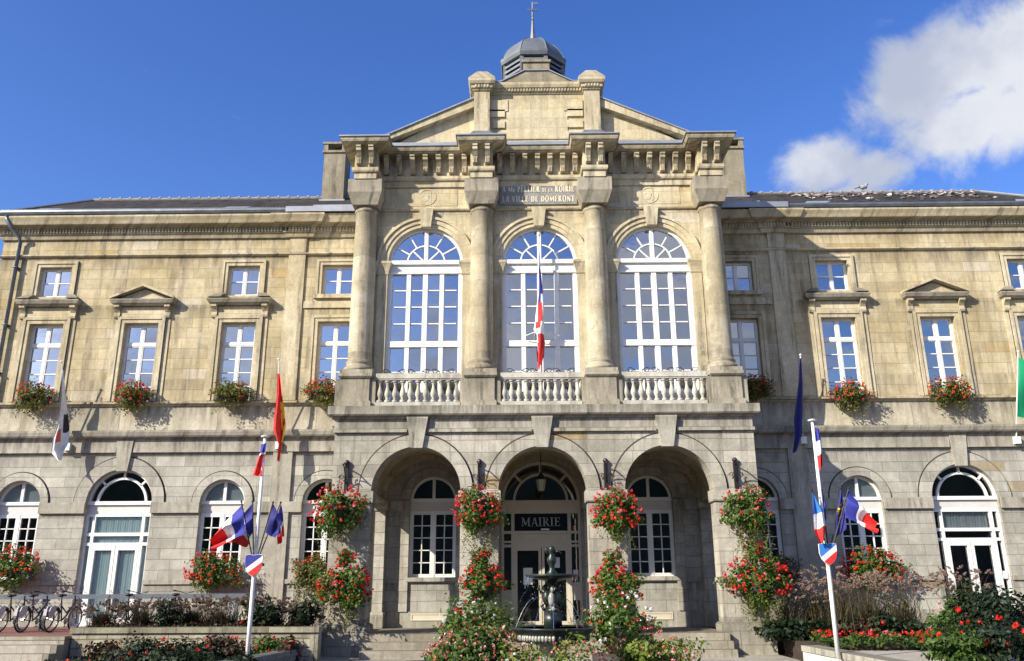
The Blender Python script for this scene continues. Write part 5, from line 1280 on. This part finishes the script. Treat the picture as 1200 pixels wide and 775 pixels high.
# ================================================================== PLANTS
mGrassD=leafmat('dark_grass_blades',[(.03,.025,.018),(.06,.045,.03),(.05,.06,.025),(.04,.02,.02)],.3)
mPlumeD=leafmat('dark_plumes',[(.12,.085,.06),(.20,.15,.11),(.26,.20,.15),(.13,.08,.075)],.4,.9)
def grass_clump(label,loc,seed,h,w,n=400,npl=58,group='ornamental grass clumps',lean=0):
    r=random.Random(seed); root=thing('ornamental_grass',label,'ornamental grass',loc,group); mb=MB(); mp_=MB()
    def blade(mb,a,L,spread,w0,seg=5):
        d=Vector((cos(a),sin(a)*.8,0)); side=Vector((-sin(a),cos(a),0)); b0=Vector((r.gauss(0,w*.16),r.gauss(0,w*.13),0)); pts=[]
        for k in range(seg+1):
            t=k/seg; c=b0+d*spread*t**1.8+Vector((lean*t*t,0,L*(t-.28*spread/max(L,.1)*t**2.6))); ww=w0*(1-t)**.7+.001; pts += [c-side*ww,c+side*ww]
        mb.add(pts,[(2*k,2*k+1,2*k+3,2*k+2) for k in range(seg)]); return c,d
    for _ in range(n): blade(mb,r.uniform(0,2*pi),h*r.uniform(.45,.95),w*r.uniform(.1,.75),.009)
    for _ in range(npl):
        a=r.uniform(0,2*pi); L=h*r.uniform(.85,1.15); c,d=blade(mb,a,L,w*r.uniform(.25,.85),.004)
        ln=r.uniform(.2,.34); tip=c+d*ln*.6+Vector((0,0,ln*r.uniform(-.2,.6)))
        for k in range(46):
            t=r.random(); q=c.lerp(tip,t)+rdir(r)*.024*(1-abs(2*t-1)**2*.8); leaf(mp_,q,rdir(r),.027*r.uniform(.7,1.4),r,.6)
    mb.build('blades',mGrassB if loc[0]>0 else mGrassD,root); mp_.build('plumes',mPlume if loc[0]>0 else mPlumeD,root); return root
GR=[('wide plumed grass clump in front of the right red flower box',985,738,-3.3,1.62,1.15),('tall plumed grass clump between the right flower box and the right glazed door',1062,738,-3.3,1.5,1.15),
    ('small pale grass clump in the shade beside the outer right pier',925,733,-3.2,1.25,.9),('sunlit plumed grass clump before the right glazed door',1132,738,-3.4,1.6,1.0),('plumed grass clump behind the right flagpole',958,738,-3.0,1.35,.9),('tall plumed grass clump with tan blades below the right flower box',1022,738,-3.4,1.5,1.1),
    ('plumed grass clump above the left end of the planter wall',120,727,-4.0,.85,.8),('plumed grass clump in the planter below the left glazed door',165,727,-3.9,.9,.85),('brown arching grass clump under the left flower box in the planter',258,727,-3.9,1.05,1.2),('arching grass clump in the planter right of the left flagpole',318,727,-3.9,1.0,.85),
    ('plumed grass clump at the right end of the planter by the porch',352,727,-3.8,.7,.65),('dark grass clump beside the round shrub in the planter',225,727,-3.8,.9,.75)]
for i,(lb,px,py,Y,h,w) in enumerate(GR):
    p=at(px,py,Y); z=-1.36 if px>600 else -1.0
    if px<600: h*=.72
    grass_clump(lb,(p.x,Y,z),200+i,h,w)
def shrub(name,label,cat,loc,seed,rad,n,size,mat,pet=None,nf=0,group=None,stem=True,fill=.35,ps=.06,asp=1.0):
    r=random.Random(seed); root=thing(name,label,cat,loc,group); mb=MB(); clump(mb,(0,0,rad[2]*.95),rad,n,size,r,fill,asp,zmin=.0); mb.build('foliage',mat,root)
    mb=MB()
    for k in range(7): a=k*.9; mb.tube([(.04*cos(a),.04*sin(a),0),(rad[0]*.4*cos(a),rad[1]*.4*sin(a),rad[2]*.8),(rad[0]*.55*cos(a),rad[1]*.55*sin(a),rad[2]*1.3)],.014,5,.005)
    mb.build('stems',mLeafR,root)
    if pet: mb=MB(); heads(mb,(0,0,rad[2]*.95),rad,nf,ps,r,1.02,-.35,12); mb.build('blossoms',pet,root)
    return root
def ps(px,py,Y,z): p=at(px,py,Y); return (p.x,Y,z)
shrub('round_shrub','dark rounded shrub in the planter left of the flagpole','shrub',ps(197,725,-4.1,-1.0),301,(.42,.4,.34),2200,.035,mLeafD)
gD='red dahlia plants in the left lower bed'
DL=[('dark dahlia with few red blooms at the left end of the lower bed',170,770,-6.0,.75,.30,mLeafD,5),('dark dahlia with red blooms below the left glazed door',228,768,-6.1,.6,.30,mLeafD,9),('bronze leaved dahlia left of the left flagpole base',262,768,-6.0,.5,.33,mLeafR,6),('green dahlia with red blooms right of the left flagpole base',316,765,-5.25,.4,.28,mBedL,7),('small red dahlia beside the low dark wall near the porch',338,762,-5.2,.26,.26,mLeafR,7),('dark leafy dahlia in front at the bottom left',200,775,-7.6,.9,.26,mLeafD,4),('low red dahlia in front of the left flagpole base',275,775,-7.9,.6,.18,mLeafD,6)]  # shadow over this bed is put into the darker leaf colours
for i,(lb,px,py,Y,w,h,m_,nf) in enumerate(DL): shrub('dahlia',lb,'flowering plant',ps(px,py,Y,-1.72),310+i,(w,.5,h),1700,.05,m_,mPetR,nf,gD,ps=.05)
shrub('bronze_shrub','orange brown leaved shrub against the left end of the planter wall','shrub',ps(123,770,-5.6,-1.75),330,(.36,.3,.30),900,.05,mLeafR)
shrub('leafy_plant','broad dark leaved plant in the planter right of the left flagpole','leafy plant',ps(305,728,-4.3,-1.0),331,(.45,.3,.34),260,.13,mLeafD,asp=.5,group='broad leaved plants in the planter')
shrub('leafy_plant','broad dark leaved plant in the planter next to the outer left pier','leafy plant',ps(358,728,-4.2,-1.0),332,(.42,.3,.32),240,.13,mLeafD,asp=.5,group='broad leaved plants in the planter')
# bottom right shrubs
gR='shrubs at the bottom right of the forecourt'
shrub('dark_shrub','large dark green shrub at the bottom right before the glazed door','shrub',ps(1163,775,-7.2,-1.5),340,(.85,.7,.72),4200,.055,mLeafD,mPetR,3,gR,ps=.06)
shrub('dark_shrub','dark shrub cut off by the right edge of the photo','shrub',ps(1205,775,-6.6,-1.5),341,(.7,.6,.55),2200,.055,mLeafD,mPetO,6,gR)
shrub('flowering_shrub','bright green flowering shrub in front of the right glazed door','shrub',ps(1126,765,-6.6,-1.5),342,(.52,.5,.58),2600,.05,mBedL,mPetO,9,gR,ps=.03)
shrub('flowering_shrub','low green leafy plant with few red blooms at the bottom right','shrub',ps(1128,790,-8.6,-1.52),343,(.66,.5,.33),2600,.05,mBedL,mPetO,6,gR)
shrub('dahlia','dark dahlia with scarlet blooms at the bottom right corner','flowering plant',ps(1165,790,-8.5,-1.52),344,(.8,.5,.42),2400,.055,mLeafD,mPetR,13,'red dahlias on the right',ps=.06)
shrub('dahlia','tall dahlia with one scarlet bloom among the right grasses','flowering plant',ps(1035,742,-3.8,-1.36),345,(.35,.3,.36),900,.06,mLeafD,mPetR,3,'red dahlias on the right',ps=.07)
for i,(lb,px,Y,w,h,m_) in enumerate((('dark leafy plant at the foot of the outer right pier',915,-3.6,.5,.45,mLeafD),('dark leafy plant below the shaded right window',950,-3.7,.6,.42,mLeafD),('dark leafy plant under the right red flower box',1000,-3.6,.65,.45,mLeafR),('dark leafy plant below the plumed grasses near the right door',1065,-3.7,.6,.45,mLeafD))):
    shrub('leafy_plant',lb,'leafy plant',ps(px,745,Y,-1.36),350+i,(w,.4,h*.55),800,.07,m_,group='dark leafy plants in the right bed')
def bedding(name,x0,x1,y0,y1,z,h,n,seed,lm,pets,nf,hs=.035):
    r=random.Random(seed); mb=MB()
    for _ in range(n):
        x=r.uniform(x0,x1); y=r.uniform(y0,y1); hh=h*(.55+.45*sin(x*5.3+y*2)*sin(x*2.1-y*3)); leaf(mb,Vector((x,y,z+abs(hh)*r.random()**.6+.02)),rdir(r)+Vector((0,-.4,.9)),.05*r.uniform(.6,1.3),r)
    k=len(pets)
    for i in range(nf):
        x=r.uniform(x0,x1); y=r.uniform(y0,y1); mb.mi=1+int((sin(x*1.7+seed)+1)/2.001*k); head(mb,(x,y,z+h*r.uniform(.75,1.1)),hs*r.uniform(.7,1.3),r,8)
    return mb.build(name,[lm]+pets,None)
tag(bedding('bedding_flowers',6.5,12.2,-5.2,-3.4,-1.47,.34,6500,401,mBedL,[mPetR,mPetP,mPetO],330),'low red and pink bedding flowers along the front of the right bed','bedding flowers',kind='stuff')
tag(bedding('bedding_flowers',-11.0,-6.5,-9.2,-5.1,-1.72,.22,4200,402,mLeafD,[mPetR,mPetO],26),'low dark bedding plants with scattered red flowers in the left lower bed','bedding flowers',kind='stuff')  # bed's shadow painted by the dark leaf colour
tag(bedding('bedding_flowers',-11.2,-5.9,-4.6,-3.2,-1.0,.16,1500,403,mLeafR,[mPetR,mPetO],12),'low bronze planting in the raised planter left of the porch','bedding flowers',kind='stuff')
# flower mounds round the fountain
gM='flower mounds around the fountain'
def mound(label,px,py,Y,rad,n,lm,pets,seed,size=.045,hs=.04):
    r=random.Random(seed); p=at(px,py,Y); zb=GZ; root=thing('flower_mound',label,'flower bed',(p.x,Y,zb),gM); c=(0,0,p.z-zb)
    mb=MB(); clump(mb,c,rad,n,size,r,.3,zmin=0); mb.build('foliage',lm,root)
    for nm,pm,nf in pets: mb=MB(); heads(mb,c,rad,nf,hs,r,1.03,-.35,9); mb.build(nm,pm,root)
    mb=MB(); mb.lathe(0,0,[(rad[0]*.75,0),(rad[0]*.8,max(.12,c[2]-rad[2]*.75)),(rad[0]*.6,max(.13,c[2]-rad[2]*.7))],16); mb.build('planter',mPot,root)
mound('tall green mound with white flowers left of the fountain',556,738,-9.0,(.72,.6,.52),3000,mLeaf,[('white_blossoms',mPetW,26),('red_blossoms',mPetR,14)],501)
mound('front mound of mixed red, pink and white flowers left of the fountain',562,768,-10.2,(.82,.6,.50),3000,mBedL,[('mixed_blossoms',mPetM,170)],502,hs=.03)
mound('tall mound of red and white flowers right of the fountain',725,735,-9.0,(.66,.6,.66),3600,mLeaf,[('red_blossoms',mPetO,44),('white_blossoms',mPetW,30)],503)
mound('front yellow green mound with red flowers right of the fountain',760,770,-10.0,(.78,.6,.42),2800,mLeafY,[('mixed_blossoms',mPetM,100)],504,hs=.03)
mound('low red flower mound directly in front of the fountain',668,790,-12.0,(.56,.4,.44),1800,mLeafY,[('red_blossoms',mPetM,70)],505,.035,.03)
mound('small yellow green plant in front of the fountain, left side',615,790,-12.0,(.42,.3,.46),900,mLeafY,[('pale_blossoms',mPetW,10)],506,.035,.025)
mound('outermost small mound at the far left of the fountain beds',522,776,-10.0,(.42,.4,.36),1300,mLeaf,[('mixed_blossoms',mPetM,40)],507,hs=.03)
# a pigeon on the ridge
p=Vector((at(1012,222,RY).x,RY,RZ+.12)); root=thing('pigeon','grey pigeon standing on the right roof ridge','pigeon',p)
mb=MB(); mb.ball((0,0,.12),(.15,.08,.085),10,8); mb.ball((.13,0,.24),(.055,.05,.055),8,6); mb.tube([(.09,0,.14),(.13,0,.23)],.045,8); mb.tube([(.17,0,.24),(.22,0,.23)],.014,5,.003); mb.prism([(-.12,.12),(-.32,.08),(-.32,.11),(-.12,.17)],-.04,.04)
for s_ in (-.03,.03): mb.tube([(.02,s_,.05),(.03,s_,-.04)],.008,5)
mb.build('body',plain('pigeon_grey',(.28,.29,.32),.7,var=.3,scale=12),root,True)
